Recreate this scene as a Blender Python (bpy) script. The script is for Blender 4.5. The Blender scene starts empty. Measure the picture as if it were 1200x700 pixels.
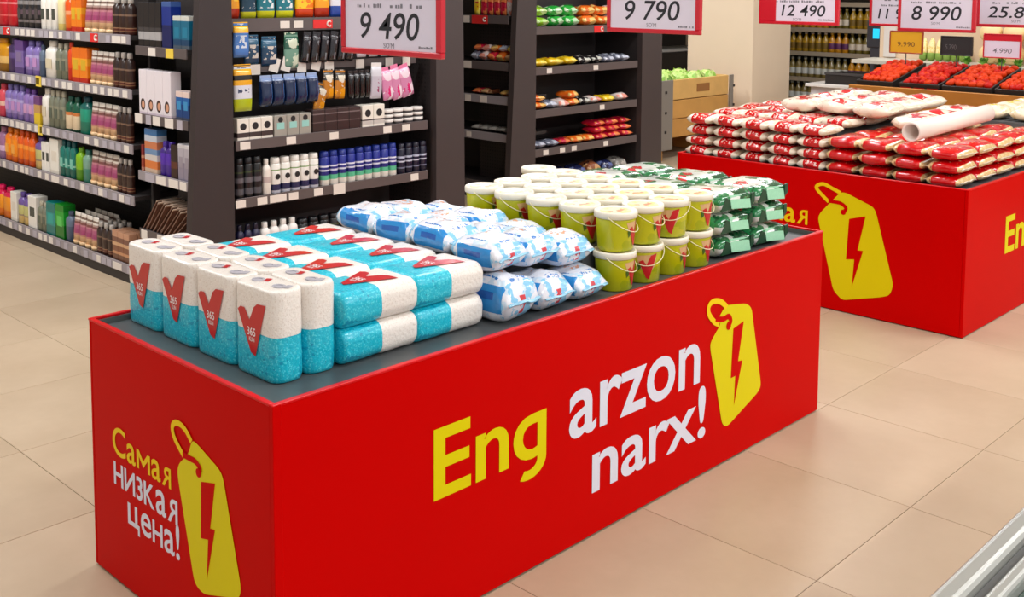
import bpy, bmesh, math, random
from mathutils import Vector, Matrix, noise as mnoise

SC = bpy.context.scene
COL = SC.collection
RND = random.Random(7)
PI = math.pi


def C(r, g, b):
    """sRGB 0-255 to a linear colour."""
    def f(v):
        v /= 255.0
        return v / 12.92 if v <= 0.04045 else ((v + 0.055) / 1.055) ** 2.4
    return (f(r), f(g), f(b), 1.0)


# ------------------------------------------------------------------ camera
cam_data = bpy.data.cameras.new('camera')
cam = bpy.data.objects.new('camera', cam_data)
COL.objects.link(cam)
PITCH, YAW, ROLL = 0.08815, 0.76767, 0.00571
fw = Vector((math.cos(PITCH) * math.cos(YAW), math.cos(PITCH) * math.sin(YAW), -math.sin(PITCH)))
rt = Vector((math.sin(YAW), -math.cos(YAW), 0))
up = rt.cross(fw)
r2 = math.cos(ROLL) * rt + math.sin(ROLL) * up
u2 = -math.sin(ROLL) * rt + math.cos(ROLL) * up
M = Matrix((r2, u2, -fw)).transposed().to_4x4()
M.translation = Vector((-1.1914, -1.8157, 1.4923))
cam.matrix_world = M
cam_data.sensor_width = 36.0
cam_data.lens = 38.05
cam_data.shift_y = -0.2078
cam_data.clip_start = 0.05
SC.camera = cam

# ------------------------------------------------------------------ light
SC.view_settings.view_transform = 'Standard'
SC.view_settings.look = 'None'
SC.view_settings.gamma = 1.0
SC.view_settings.use_curve_mapping = False
SC.view_settings.exposure = 0.38
world = bpy.data.worlds.new('world')
SC.world = world
world.use_nodes = True
world.node_tree.nodes['Background'].inputs[0].default_value = (0.97, 0.985, 1.0, 1)
world.node_tree.nodes['Background'].inputs[1].default_value = 0.50


def area(x, y, z, sx, sy, power, col=(0.97, 0.985, 1.0)):
    l = bpy.data.lights.new('ceiling_lamp', 'AREA')
    l.shape = 'RECTANGLE'
    l.size, l.size_y = sx, sy
    l.energy = power
    l.color = col
    o = bpy.data.objects.new('ceiling_lamp', l)
    COL.objects.link(o)
    o.location = (x, y, z)


LAMPS = [(-1.2, -3.6, 62), (2.2, -3.6, 72), (5.6, -3.6, 66),
         (-1.6, 0.9, 14), (1.2, -1.0, 24), (4.4, -1.0, 33), (7.6, -0.6, 44),
         (0.2, 2.0, 34), (3.2, 1.6, 36), (6.0, 2.0, 40), (5.7, 4.8, 84), (8.8, 2.0, 12), (0.0, 4.4, 62)]
for lx, ly, lp in LAMPS:
    area(lx, ly, 3.12, 1.6, 0.22, lp)


# ------------------------------------------------------------------ materials
MATS = {}


def _base(name, rough, metal=0.0, coat=0.0, spec=0.5):
    m = bpy.data.materials.new(name)
    m.use_nodes = True
    nt = m.node_tree
    b = nt.nodes['Principled BSDF']
    b.inputs['Roughness'].default_value = rough
    b.inputs['Metallic'].default_value = metal
    b.inputs['Coat Weight'].default_value = coat
    b.inputs['Coat Roughness'].default_value = 0.12
    b.inputs['Specular IOR Level'].default_value = spec
    return m, nt, b


def _coord(nt, kind):
    t = nt.nodes.new('ShaderNodeTexCoord')
    return t.outputs[kind]


def _noise(nt, vec, scale, detail=2.0):
    n = nt.nodes.new('ShaderNodeTexNoise')
    n.inputs['Scale'].default_value = scale
    n.inputs['Detail'].default_value = detail
    nt.links.new(vec, n.inputs['Vector'])
    return n.outputs['Fac']


def _math(nt, op, a, b=None):
    n = nt.nodes.new('ShaderNodeMath')
    n.operation = op
    for i, v in enumerate((a, b)):
        if v is None:
            continue
        if isinstance(v, (int, float)):
            n.inputs[i].default_value = v
        else:
            nt.links.new(v, n.inputs[i])
    return n.outputs[0]


def _mix(nt, fac, a, b):
    n = nt.nodes.new('ShaderNodeMix')
    n.data_type = 'RGBA'
    if isinstance(fac, (int, float)):
        n.inputs['Factor'].default_value = fac
    else:
        nt.links.new(fac, n.inputs['Factor'])
    for key, v in (('A', a), ('B', b)):
        s = [i for i in n.inputs if i.name == key and i.type == 'RGBA'][0]
        if isinstance(v, tuple):
            s.default_value = v
        else:
            nt.links.new(v, s)
    return [o for o in n.outputs if o.type == 'RGBA'][0]


def _bump(nt, b, h, strength, dist=0.002):
    n = nt.nodes.new('ShaderNodeBump')
    n.inputs['Strength'].default_value = strength
    n.inputs['Distance'].default_value = dist
    nt.links.new(h, n.inputs['Height'])
    nt.links.new(n.outputs[0], b.inputs['Normal'])


def plain(name, col, rough=0.5, metal=0.0, coat=0.0, var=0.0, vscale=12.0, bump=0.0, bscale=60.0, spec=0.5):
    """One colour with a little procedural grain."""
    if name in MATS:
        return MATS[name]
    m, nt, b = _base(name, rough, metal, coat, spec)
    vec = _coord(nt, 'Object')
    if var > 0:
        f = _noise(nt, vec, vscale, 4)
        lo = tuple(c * (1 - var) for c in col[:3]) + (1,)
        hi = tuple(min(1, c * (1 + var)) for c in col[:3]) + (1,)
        nt.links.new(_mix(nt, f, lo, hi), b.inputs['Base Color'])
    else:
        b.inputs['Base Color'].default_value = col
    if bump > 0:
        _bump(nt, b, _noise(nt, vec, bscale, 3), bump)
    MATS[name] = m
    return m


def printed(name, base, layers, rough=0.35, coat=0.0, bump=0.0, bscale=40.0, coords='Generated', bdist=0.003, spec=0.5):
    """Packaging print: flat areas laid over a base colour. Each layer is
    (colour, [(axis, low, high), ...], noise) in the mesh's own box coordinates 0..1; noise = (scale, threshold) or None."""
    if name in MATS:
        return MATS[name]
    m, nt, b = _base(name, rough, 0.0, coat, spec)
    vec = _coord(nt, coords)
    sep = nt.nodes.new('ShaderNodeSeparateXYZ')
    nt.links.new(vec, sep.inputs[0])
    ovec = _coord(nt, 'Object')
    cur = base
    for col, box, nz in layers:
        mask = None
        for ax, lo, hi in box:
            t = _math(nt, 'MULTIPLY', _math(nt, 'GREATER_THAN', sep.outputs[ax], lo), _math(nt, 'LESS_THAN', sep.outputs[ax], hi))
            mask = t if mask is None else _math(nt, 'MULTIPLY', mask, t)
        if nz:
            t = _math(nt, 'GREATER_THAN', _noise(nt, ovec, nz[0], 3), nz[1])
            mask = t if mask is None else _math(nt, 'MULTIPLY', mask, t)
        cur = _mix(nt, mask, cur, col)
    if isinstance(cur, tuple):
        b.inputs['Base Color'].default_value = cur
    else:
        nt.links.new(cur, b.inputs['Base Color'])
    if bump > 0:
        _bump(nt, b, _noise(nt, ovec, bscale, 3), bump, bdist)
    MATS[name] = m
    return m


def bands(name, stops, axis=2, **kw):
    """Bands of colour along one axis: stops = [(low, colour), ...]."""
    base = stops[0][1]
    lay = []
    for i in range(1, len(stops)):
        lay.append((stops[i][1], [(axis, stops[i][0], 2.0)], None))
    return printed(name, base, lay, **kw)


# ------------------------------------------------------------------ mesh builders
MESHES = {}


def finish(bm, name, mats, smooth=False):
    me = bpy.data.meshes.new(name)
    bmesh.ops.recalc_face_normals(bm, faces=bm.faces)
    bm.to_mesh(me)
    bm.free()
    for m in (mats if isinstance(mats, (list, tuple)) else [mats]):
        me.materials.append(m)
    if smooth:
        for p in me.polygons:
            p.use_smooth = True
    return me


def bm_box(bm, x0, x1, y0, y1, z0, z1, bev=0.0, seg=1):
    r = bmesh.ops.create_cube(bm, size=1.0)
    vs = r['verts']
    for v in vs:
        v.co = Vector(((x0 + x1) / 2 + v.co.x * (x1 - x0), (y0 + y1) / 2 + v.co.y * (y1 - y0), (z0 + z1) / 2 + v.co.z * (z1 - z0)))
    if bev > 0:
        es = set(e for v in vs for e in v.link_edges)
        bmesh.ops.bevel(bm, geom=list(es), offset=bev, segments=seg, affect='EDGES', profile=0.5)


def box_mesh(name, mat, x0, x1, y0, y1, z0, z1, bev=0.0, seg=1):
    bm = bmesh.new()
    bm_box(bm, x0, x1, y0, y1, z0, z1, bev, seg)
    return finish(bm, name, mat)


def bm_lathe(bm, prof, n=16, sx=1.0, sy=1.0, p=1.0, ox=0.0, oy=0.0, oz=0.0):
    """Revolve (radius, z); p < 1 squares the section off."""
    rings = []
    for r, z in prof:
        ring = []
        for k in range(n):
            a = 2 * PI * (k + 0.5) / n
            c, s = math.cos(a), math.sin(a)
            x = math.copysign(abs(c) ** p, c) * r * sx
            y = math.copysign(abs(s) ** p, s) * r * sy
            ring.append(bm.verts.new((ox + x, oy + y, oz + z)))
        rings.append(ring)
    for a, b in zip(rings[:-1], rings[1:]):
        for k in range(n):
            bm.faces.new((a[k], a[(k + 1) % n], b[(k + 1) % n], b[k]))
    bm.faces.new(list(reversed(rings[0])))
    bm.faces.new(rings[-1])


def lathe_mesh(name, mat, prof, n=16, smooth=True, **kw):
    bm = bmesh.new()
    bm_lathe(bm, prof, n, **kw)
    me = finish(bm, name, mat)
    if smooth:
        for pl in me.polygons:
            pl.use_smooth = len(pl.vertices) == 4
    return me


def bm_prism(bm, pts, plane, a, b):
    """Polygon pts (2-D) swept between a and b along the plane's normal axis ('x', 'y' or 'z')."""
    def co(p, t):
        return {'x': (t, p[0], p[1]), 'y': (p[0], t, p[1]), 'z': (p[0], p[1], t)}[plane]
    lo = [bm.verts.new(co(p, a)) for p in pts]
    hi = [bm.verts.new(co(p, b)) for p in pts]
    n = len(pts)
    for k in range(n):
        bm.faces.new((lo[k], lo[(k + 1) % n], hi[(k + 1) % n], hi[k]))
    f1 = bm.faces.new(list(reversed(lo)))
    f2 = bm.faces.new(hi)
    f1.normal_update()
    f2.normal_update()
    bmesh.ops.triangulate(bm, faces=[f1, f2])


def prism_mesh(name, mat, pts, plane, a, b):
    bm = bmesh.new()
    bm_prism(bm, pts, plane, a, b)
    return finish(bm, name, mat)


def bm_tube(bm, pts, r, n=8, closed=False):
    rings = []
    m = len(pts)
    for i, p in enumerate(pts):
        p = Vector(p)
        a = Vector(pts[(i - 1) % m] if closed or i > 0 else pts[i])
        b = Vector(pts[(i + 1) % m] if closed or i < m - 1 else pts[i])
        d = (b - a).normalized()
        ref = Vector((0, 0, 1)) if abs(d.z) < 0.9 else Vector((1, 0, 0))
        s = d.cross(ref).normalized()
        t = s.cross(d)
        rings.append([bm.verts.new(p + (s * math.cos(2 * PI * k / n) + t * math.sin(2 * PI * k / n)) * r) for k in range(n)])
    for i in range(m if closed else m - 1):
        a, b = rings[i], rings[(i + 1) % m]
        for k in range(n):
            bm.faces.new((a[k], a[(k + 1) % n], b[(k + 1) % n], b[k]))
    if not closed:
        bm.faces.new(list(reversed(rings[0])))
        bm.faces.new(rings[-1])


def tube_mesh(name, mat, pts, r, n=8, closed=False):
    bm = bmesh.new()
    bm_tube(bm, pts, r, n, closed)
    return finish(bm, name, mat, True)


def pillow_mesh(name, mat, lx, ly, lz, seed, crump=0.1, nu=14, nv=18, endw=0.9, sq=0.62, pw=3.2, flat=0.05, cs=9.0):
    """A filled bag sealed at both y ends, lying on z = 0."""
    bm = bmesh.new()
    off = Vector((seed * 3.17, seed * 1.91, seed * 0.73))
    rings = []
    for i in range(nu + 1):
        t = -1 + 2 * i / nu
        t = math.copysign(abs(t) ** 0.8, t)
        prof = max(flat, max(0.0, 1 - abs(t) ** pw) ** 0.55)
        w = lx / 2 * (1 - (1 - endw) * abs(t) ** 4)
        h = lz / 2 * prof
        ring = []
        for k in range(nv):
            a = 2 * PI * k / nv
            c, s = math.cos(a), math.sin(a)
            x = math.copysign(abs(c) ** sq, c) * w
            z = math.copysign(abs(s) ** 0.7, s) * h
            p = Vector((x, t * ly / 2, z))
            d = mnoise.noise_vector(p * cs + off) * (crump * lz) + mnoise.noise_vector(p * cs * 3.1 + off) * (crump * lz * 0.35)
            k2 = 0.25 if p.z < 0 else 1.0
            p += Vector((d.x * 0.8, d.y * 0.35, d.z * k2 * (0.3 + prof)))
            p.z = max(p.z, -lz / 2)
            ring.append(bm.verts.new(p + Vector((0, 0, lz / 2))))
        rings.append(ring)
    for a, b in zip(rings[:-1], rings[1:]):
        for k in range(nv):
            bm.faces.new((a[k], a[(k + 1) % nv], b[(k + 1) % nv], b[k]))
    bm.faces.new(list(reversed(rings[0])))
    bm.faces.new(rings[-1])
    return finish(bm, name, mat, True)


def fin_mesh(name, mat, lx, w, seed, n=7):
    """Crimped flat seal, slightly wavy; centred on x, running out along -y."""
    bm = bmesh.new()
    rr = random.Random(seed)
    cols = []
    for i in range(n + 1):
        x = -lx / 2 + lx * i / n
        z = rr.uniform(-0.004, 0.004)
        cols.append([bm.verts.new((x, yy, z * k + dz)) for yy, k, dz in ((0, 0.3, 0.0012), (-w, 1.0, 0.001), (-w, 1.0, -0.001), (0, 0.3, -0.0012))])
    for a, b in zip(cols[:-1], cols[1:]):
        for k in range(4):
            bm.faces.new((a[k], a[(k + 1) % 4], b[(k + 1) % 4], b[k]))
    bm.faces.new(cols[0])
    bm.faces.new(list(reversed(cols[-1])))
    return finish(bm, name, mat, True)


# ------------------------------------------------------------------ objects
def obj(name, mesh, parent=None, loc=(0, 0, 0), rot=(0, 0, 0), scale=(1, 1, 1)):
    o = bpy.data.objects.new(name, mesh)
    COL.objects.link(o)
    o.parent = parent
    o.location = loc
    o.rotation_euler = rot
    o.scale = scale
    return o


def tag(o, label=None, cat=None, group=None, kind=None):
    if label:
        o['label'] = label
    if cat:
        o['category'] = cat
    if group:
        o['group'] = group
    if kind:
        o['kind'] = kind
    return o


def thing(name, label, cat, loc=(0, 0, 0), rotz=0.0, group=None, mesh=None):
    return tag(obj(name, mesh, None, loc, (0, 0, rotz)), label, cat, group)


def struct(name, mesh, loc=(0, 0, 0)):
    return tag(obj(name, mesh, None, loc), kind='structure')


def copy_tree(o, parent=None):
    c = o.copy()
    COL.objects.link(c)
    c.parent = parent
    for ch in list(o.children):
        copy_tree(ch, c)
    return c


class Kind:
    """A prototype: the first placing builds it, later ones copy the thing and its parts with obj.copy()."""
    def __init__(self, name, cat, build):
        self.name, self.cat, self.build, self.first = name, cat, build, None

    def put(self, label, group, loc, rot=(0, 0, 0), scale=None):
        if self.first is None:
            o = self.first = self.build(self.name)
        else:
            o = copy_tree(self.first)
        o.location = loc
        o.rotation_euler = rot
        if scale:
            o.scale = scale
        return tag(o, label, self.cat, group)


ORD = ['first', 'second', 'third', 'fourth', 'fifth', 'sixth', 'seventh', 'eighth', 'ninth', 'tenth', 'eleventh', 'twelfth', 'thirteenth', 'fourteenth']
NUM = ['zero', 'one', 'two', 'three', 'four', 'five', 'six', 'seven', 'eight', 'nine', 'ten', 'eleven', 'twelve', 'thirteen', 'fourteen']

# text -> flat mesh scaled to the unit box
TEXTS = {}


def text_mesh(s, mat, bold=0.012, shear=0.0):
    key = (s, mat.name, bold, shear)
    if key in TEXTS:
        return TEXTS[key]
    cu = bpy.data.curves.new('lettering', 'FONT')
    cu.body = s
    cu.offset = bold
    cu.shear = shear
    cu.resolution_u = 5
    cu.fill_mode = 'FRONT'
    o = bpy.data.objects.new('lettering', cu)
    COL.objects.link(o)
    bpy.context.view_layer.update()
    me = bpy.data.meshes.new_from_object(o.evaluated_get(bpy.context.evaluated_depsgraph_get()))
    bpy.data.objects.remove(o)
    bpy.data.curves.remove(cu)
    me.name = 'lettering'
    xs = [v.co.x for v in me.vertices]
    ys = [v.co.y for v in me.vertices]
    x0, x1, y0, y1 = min(xs), max(xs), min(ys), max(ys)
    for v in me.vertices:
        v.co = Vector(((v.co.x - x0) / (x1 - x0), (v.co.y - y0) / (y1 - y0), 0))
    me.materials.clear()
    me.materials.append(mat)
    TEXTS[key] = me
    return me


def _glyph(ch, bold):
    cu = bpy.data.curves.new('glyph', 'FONT')
    cu.body = ch
    cu.offset = bold
    cu.resolution_u = 5
    cu.fill_mode = 'FRONT'
    o = bpy.data.objects.new('glyph', cu)
    COL.objects.link(o)
    bpy.context.view_layer.update()
    me = bpy.data.meshes.new_from_object(o.evaluated_get(bpy.context.evaluated_depsgraph_get()))
    vs = [(v.co.x, v.co.y) for v in me.vertices]
    fs_ = [tuple(p.vertices) for p in me.polygons]
    bpy.data.objects.remove(o)
    bpy.data.curves.remove(cu)
    bpy.data.meshes.remove(me)
    return vs, fs_


# Cyrillic letters drawn with capitals brought down to the height of the small letters
CYR = {'С': ('C', 0, 0), 'а': ('a', 0, 1), 'м': ('M', 0, 2), 'я': ('R', 1, 2), 'н': ('H', 0, 2), 'и': ('N', 1, 2), 'з': ('3', 0, 2), 'к': ('K', 0, 2), 'е': ('e', 0, 1), '!': ('!', 0, 0), 'E': ('E', 0, 0), 'n': ('n', 0, 1)}


def cyr_mesh(s, mat, bold):
    key = (s, mat.name, bold, 'cyr')
    if key in TEXTS:
        return TEXTS[key]
    xh = max(y for x, y in _glyph('x', bold)[0])
    V, F, pen = [], [], 0.0
    for ch in s:
        if ch == 'ц':
            t, w, dd = 0.085 + bold, 0.42, 0.13
            vs = [(0, 0), (w + t * .9, 0), (w + t * .9, -dd), (w + t * .1, -dd), (w + t * .1, 0), (0, t), (w + t * .9, t), (t * 1.15, t), (t * 1.15, xh), (0, xh), (w - t * 1.15, t), (w, t), (w, xh), (w - t * 1.15, xh)]
            fs_ = [(0, 1, 6, 5), (3, 2, 1, 4), (5, 7, 8, 9), (10, 11, 12, 13)]
        elif ch == 'g':                      # one-storey g: a q with a hook
            vs, fs_ = _glyph('q', bold)
            right = max(x for x, y in vs)
            bot = min(y for x, y in vs)
            left = min(x for x, y in vs if y < bot + 0.02)
            vs = [(x, -0.04 if y < bot + 0.02 else y) for x, y in vs]
            st_, n1 = right - left, len(vs)
            rin = 0.115
            for k in range(11):
                a = -PI * 0.66 * k / 10
                for rr_ in (rin, rin + st_):
                    vs.append((left - rin + rr_ * math.cos(a), -0.04 + rr_ * 0.86 * math.sin(a)))
            fs_ = fs_ + [(n1 + 2 * k, n1 + 2 * k + 2, n1 + 2 * k + 3, n1 + 2 * k + 1) for k in range(10)]
        elif ch == 'м':
            t, w = 0.095 + bold, 0.62
            vs = [(0, 0), (t, 0), (t, xh), (0, xh), (w - t, 0), (w, 0), (w, xh), (w - t, xh),
                  (t, xh - 1.45 * t), (w / 2, xh * .18), (w / 2, xh * .18 + 1.45 * t), (w - t, xh - 1.45 * t)]
            fs_ = [(0, 1, 8, 2, 3), (4, 5, 6, 7, 11), (8, 9, 10, 2), (9, 11, 7, 10)]
        else:
            g, mir, mode = CYR[ch]
            vs, fs_ = _glyph(g, bold if mode != 2 else bold * (0.6 if g == 'M' else 1.6))
            if mode == 2:
                top = max(y for x, y in vs)
                vs = [(x * xh / top * 1.02, y * xh / top) for x, y in vs]
            if mir:
                vs = [(-x, y) for x, y in vs]
                fs_ = [tuple(reversed(f)) for f in fs_]
        x0, x1 = min(x for x, y in vs), max(x for x, y in vs)
        n0 = len(V)
        V += [(x - x0 + pen, y) for x, y in vs]
        F += [tuple(i + n0 for i in f) for f in fs_]
        pen += (x1 - x0) + 0.058
    X0, X1 = min(x for x, y in V), max(x for x, y in V)
    Y0, Y1 = min(y for x, y in V), max(y for x, y in V)
    me = bpy.data.meshes.new('lettering')
    me.from_pydata([((x - X0) / (X1 - X0), (y - Y0) / (Y1 - Y0), 0) for x, y in V], [], F)
    me.materials.append(mat)
    TEXTS[key] = me
    return me


def text_on(parent, s, mat, face, depth, a0, a1, z0, z1, bold=0.012, shear=0.0, name='lettering'):
    """Lettering on an upright face: face 'y' looks to -Y (a = x, rising), face 'x' looks to -X (a = y, falling)."""
    me = cyr_mesh(s, mat, bold) if s == 'Eng' or any(ord(c) > 1000 for c in s) else text_mesh(s, mat, bold, shear)
    if face == 'y':
        return obj(name, me, parent, (a0, depth, z0), (PI / 2, 0, 0), (a1 - a0, z1 - z0, 1))
    return obj(name, me, parent, (depth, a0, z0), (PI / 2, 0, -PI / 2), (a0 - a1, z1 - z0, 1))


def round_poly(pts, r, n=4):
    out = []
    m = len(pts)
    for i in range(m):
        p, a, b = Vector(pts[i]), Vector(pts[i - 1]), Vector(pts[(i + 1) % m])
        da, db = a - p, b - p
        ra, rb = min(r, da.length * 0.45), min(r, db.length * 0.45)
        s, e = p + da.normalized() * ra, p + db.normalized() * rb
        for k in range(n + 1):
            t = k / n
            q = s * (1 - t) ** 2 + p * 2 * t * (1 - t) + e * t * t
            out.append((q.x, q.y))
    return out


def stroke_poly(path, w, sub=5):
    """Outline of a smooth stroke along a 2-D path."""
    P = [Vector(p) for p in path]
    pts = []
    for i in range(len(P) - 1):
        p0, p1, p2, p3 = P[max(i - 1, 0)], P[i], P[i + 1], P[min(i + 2, len(P) - 1)]
        for k in range(sub):
            t = k / sub
            pts.append(0.5 * ((2 * p1) + (-p0 + p2) * t + (2 * p0 - 5 * p1 + 4 * p2 - p3) * t * t + (-p0 + 3 * p1 - 3 * p2 + p3) * t ** 3))
    pts.append(P[-1])
    L, R = [], []
    for i, p in enumerate(pts):
        d = (pts[min(i + 1, len(pts) - 1)] - pts[max(i - 1, 0)]).normalized()
        nrm = Vector((-d.y, d.x)) * w / 2
        L.append(p + nrm)
        R.append(p - nrm)
    return L, R


def stroke_mesh(name, mat, path, w, face, depth, th=0.0008):
    L, R = stroke_poly(path, w)
    bm = bmesh.new()
    def co(p, d):
        return (p.x, d, p.y) if face == 'y' else (d, p.x, p.y)
    for d in (depth,):
        vl = [bm.verts.new(co(p, d)) for p in L]
        vr = [bm.verts.new(co(p, d)) for p in R]
        for i in range(len(vl) - 1):
            bm.faces.new((vl[i], vl[i + 1], vr[i + 1], vr[i]))
    return finish(bm, name, mat)


def decal_mesh(name, mat, pts, face, depth):
    return prism_mesh(name, mat, pts, face, depth, depth + 0.0004)

# ================================================================== large structure
GROUT = plain('floor_grout', C(178, 157, 130), 0.8)
tile_m, nt, b = _base('floor_tile_stone', 0.42, spec=0.3)
vec = _coord(nt, 'Object')
oi = nt.nodes.new('ShaderNodeObjectInfo')
add = nt.nodes.new('ShaderNodeVectorMath')
add.operation = 'ADD'
cmb = nt.nodes.new('ShaderNodeCombineXYZ')
for i in range(3):
    nt.links.new(_math(nt, 'MULTIPLY', oi.outputs['Random'], 40.0), cmb.inputs[i])
nt.links.new(vec, add.inputs[0])
nt.links.new(cmb.outputs[0], add.inputs[1])
cloud = _noise(nt, add.outputs[0], 2.6, 5)
fine = _noise(nt, add.outputs[0], 26.0, 4)
c0 = _mix(nt, cloud, C(164, 142, 115), C(204, 184, 158))
c1 = _mix(nt, _math(nt, 'MULTIPLY', fine, 0.22), c0, C(156, 134, 108))
c2 = _mix(nt, _math(nt, 'MULTIPLY', oi.outputs['Random'], 0.28), c1, C(200, 178, 152))
nt.links.new(c2, b.inputs['Base Color'])
_bump(nt, b, fine, 0.05)

T = 0.553
floor = struct('floor', box_mesh('floor', GROUT, -6, 13, -6, 9, -0.1, -0.003))
tile_me = box_mesh('floor_tile', tile_m, 0.001, T - 0.001, 0.001, T - 0.001, -0.012, 0.0, 0.0005)


def covered(x, y):
    for ax, bx, ay, by in ((0.0, 2.27, 0.0, 0.83), (3.45, 5.75, -0.05, 1.45), (1.35, 3.0, 2.7, 9), (4.2, 5.85, 3.4, 9), (-0.4, 6, -9, -1.4)):
        if x >= ax - 0.02 and x + T <= bx + 0.02 and y >= ay - 0.02 and y + T <= by + 0.02:
            return True
    return False


for i in range(-5, 11):
    for j in range(-3, 10):
        x, y = 1.245 + (i - 2) * T, 0.002 + j * T
        if covered(x, y) or (x < -1.2 and y < 0) or (x > 4.4 and y > 3.4):
            continue
        obj('floor_tile', tile_me, floor, (x, y, 0))

WALL = plain('wall_paint', C(205, 190, 168), 0.8, var=0.04)
struct('wall_back', box_mesh('wall_back', WALL, -6, 13, 9.0, 9.2, 0, 3.3))
struct('wall_right', box_mesh('wall_right', WALL, 13.0, 13.2, -6, 9.2, 0, 3.3))
struct('ceiling', box_mesh('ceiling', plain('ceiling_paint', C(225, 222, 216), 0.9), -6, 13, -6, 9.2, 3.3, 3.4))

# the square beige pillar behind the vegetable bin
PIL = plain('pillar_render', C(226, 205, 178), 0.75, var=0.05, vscale=3)
pillar = struct('column', box_mesh('column', PIL, 7.70, 8.396, 3.622, 4.36, 0, 3.3, 0.006))

# ================================================================== the two red displays
RED = plain('red_board', C(200, 0, 0), 0.42, var=0.03, vscale=3, spec=0.04)
REDEDGE = plain('red_edge', C(214, 0, 12), 0.3, spec=0.35)
YEL = plain('yellow_print', C(222, 207, 0), 0.4, spec=0.15)
YEL2 = plain('amber_print', C(240, 204, 4), 0.4, spec=0.15)
WHT = plain('white_print', C(222, 224, 240), 0.4)
TRAY = plain('grey_tray', C(84, 88, 90), 0.35, metal=0.1, var=0.1)
LIP = plain('steel_lip', C(150, 148, 144), 0.28, metal=0.7)
CARD = plain('grey_card', C(92, 92, 94), 0.9)
INKB = plain('ink_black', C(28, 26, 34), 0.6)
INKG = plain('ink_grey', C(120, 116, 124), 0.6)

H = 0.652
D = 0.0012


def podium(label, loc, L, W, riser):
    root = thing('promotional_display', label, 'display', loc)
    fr = obj('side_panel', box_mesh('side_panel', RED, 0, L, 0, 0.012, 0.004, H, 0.003, 2), root)
    lf = obj('side_panel', box_mesh('side_panel', RED, 0, 0.012, 0.0125, W - 0.0125, 0.004, H, 0.002, 1), root)
    obj('side_panel', box_mesh('side_panel', RED, 0, L, W - 0.012, W, 0.004, H, 0.003, 2), root)
    obj('side_panel', box_mesh('side_panel', RED, L - 0.012, L, 0.0125, W - 0.0125, 0.004, H, 0.002, 1), root)
    obj('corner_strip', box_mesh('corner_strip', RED, -0.0016, 0.020, -0.0016, 0.012, 0.006, H + 0.0005, 0.0012, 1), root)
    # bright top edging
    bm = bmesh.new()
    e = 0.0125
    bm_box(bm, -0.001, L + 0.001, -0.001, e, H - 0.004, H + 0.002, 0.0012)
    bm_box(bm, -0.001, L + 0.001, W - e, W + 0.001, H - 0.004, H + 0.002, 0.0012)
    bm_box(bm, -0.001, e, e, W - e, H - 0.004, H + 0.002, 0.0012)
    bm_box(bm, L - e, L + 0.001, e, W - e, H - 0.004, H + 0.002, 0.0012)
    obj('top_edging', finish(bm, 'top_edging', REDEDGE), root)
    obj('tray', box_mesh('tray', TRAY, 0.0125, L - 0.0125, 0.0125, W - 0.0125, 0.60, 0.634), root)
    bm = bmesh.new()
    i0, i1 = 0.0128, 0.018
    bm_box(bm, i0, L - i0, i0, i1, 0.6342, H - 0.004)
    bm_box(bm, i0, L - i0, W - i1, W - i0, 0.6342, H - 0.004)
    bm_box(bm, i0, i1, i1, W - i1, 0.6342, H - 0.004)
    bm_box(bm, L - i1, L - i0, i1, W - i1, 0.6342, H - 0.004)
    obj('tray_lip', finish(bm, 'tray_lip', LIP), root)
    for x0, x1, y0, y1, z1 in riser:
        obj('riser', box_mesh('riser', CARD, x0, x1, y0, y1, 0.6345, z1 + 0.009), root)
    return root, fr, lf


def emblem(panel, face, depth, body, bolt, loop_out, loop_in, w):
    s = 1.0 if face == 'y' else 1.0
    e = obj('price_tag_emblem', decal_mesh('price_tag_emblem', YEL, round_poly(body, 0.02), face, depth - 0.0004), panel)
    obj('emblem_loop', stroke_mesh('emblem_loop', YEL2, loop_out, w, face, depth - 0.0012), panel)
    obj('emblem_loop', stroke_mesh('emblem_loop', RED, loop_in, w, face, depth - 0.0014), panel)
    hx, hz = loop_in[-1]
    obj('emblem_hole', decal_mesh('emblem_hole', RED, [(hx + w * .75 * math.cos(k * PI / 8), hz + w * .75 * math.sin(k * PI / 8)) for k in range(16)], face, depth - 0.0018), panel)
    obj('lightning_bolt', decal_mesh('lightning_bolt', RED, bolt, face, depth - 0.0012), panel)
    return e


# front display: origin is its near bottom corner
pod1, fr1, lf1 = podium('long red display box of household goods, reading Eng arzon narx, nearest the aisle corner', (0, 0, 0), 2.273, 0.829,
                        [(0.29, 0.70, 0.285, 0.79, 0.708), (0.88, 1.16, 0.245, 0.79, 0.708), (0.74, 0.87, 0.245, 0.79, 0.748),
                         (1.165, 1.68, 0.172, 0.79, 0.7405), (1.705, 2.20, 0.305, 0.79, 0.766)])
text_on(fr1, 'Eng', YEL, 'y', -D, 0.434, 0.824, 0.247, 0.474, 0.016)
text_on(fr1, 'arzon', WHT, 'y', -D, 0.914, 1.521, 0.300, 0.432, 0.015)
text_on(fr1, 'narx!', WHT, 'y', -D, 1.012, 1.557, 0.122, 0.287, 0.015)
emblem(fr1, 'y', -D,
       [(1.655, 0.515), (1.773, 0.497), (1.808, 0.476), (1.879, 0.199), (1.864, 0.181), (1.679, 0.116), (1.651, 0.131), (1.573, 0.401), (1.578, 0.418), (1.632, 0.462), (1.612, 0.478)],
       [(1.702, 0.430), (1.762, 0.441), (1.734, 0.316), (1.759, 0.313), (1.716, 0.178), (1.720, 0.272), (1.694, 0.271)],
       [(1.662, 0.508), (1.625, 0.533), (1.585, 0.542), (1.562, 0.532), (1.562, 0.508), (1.590, 0.478), (1.62, 0.462)],
       [(1.600, 0.484), (1.640, 0.474), (1.672, 0.476), (1.686, 0.458), (1.674, 0.446)], 0.018)
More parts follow.
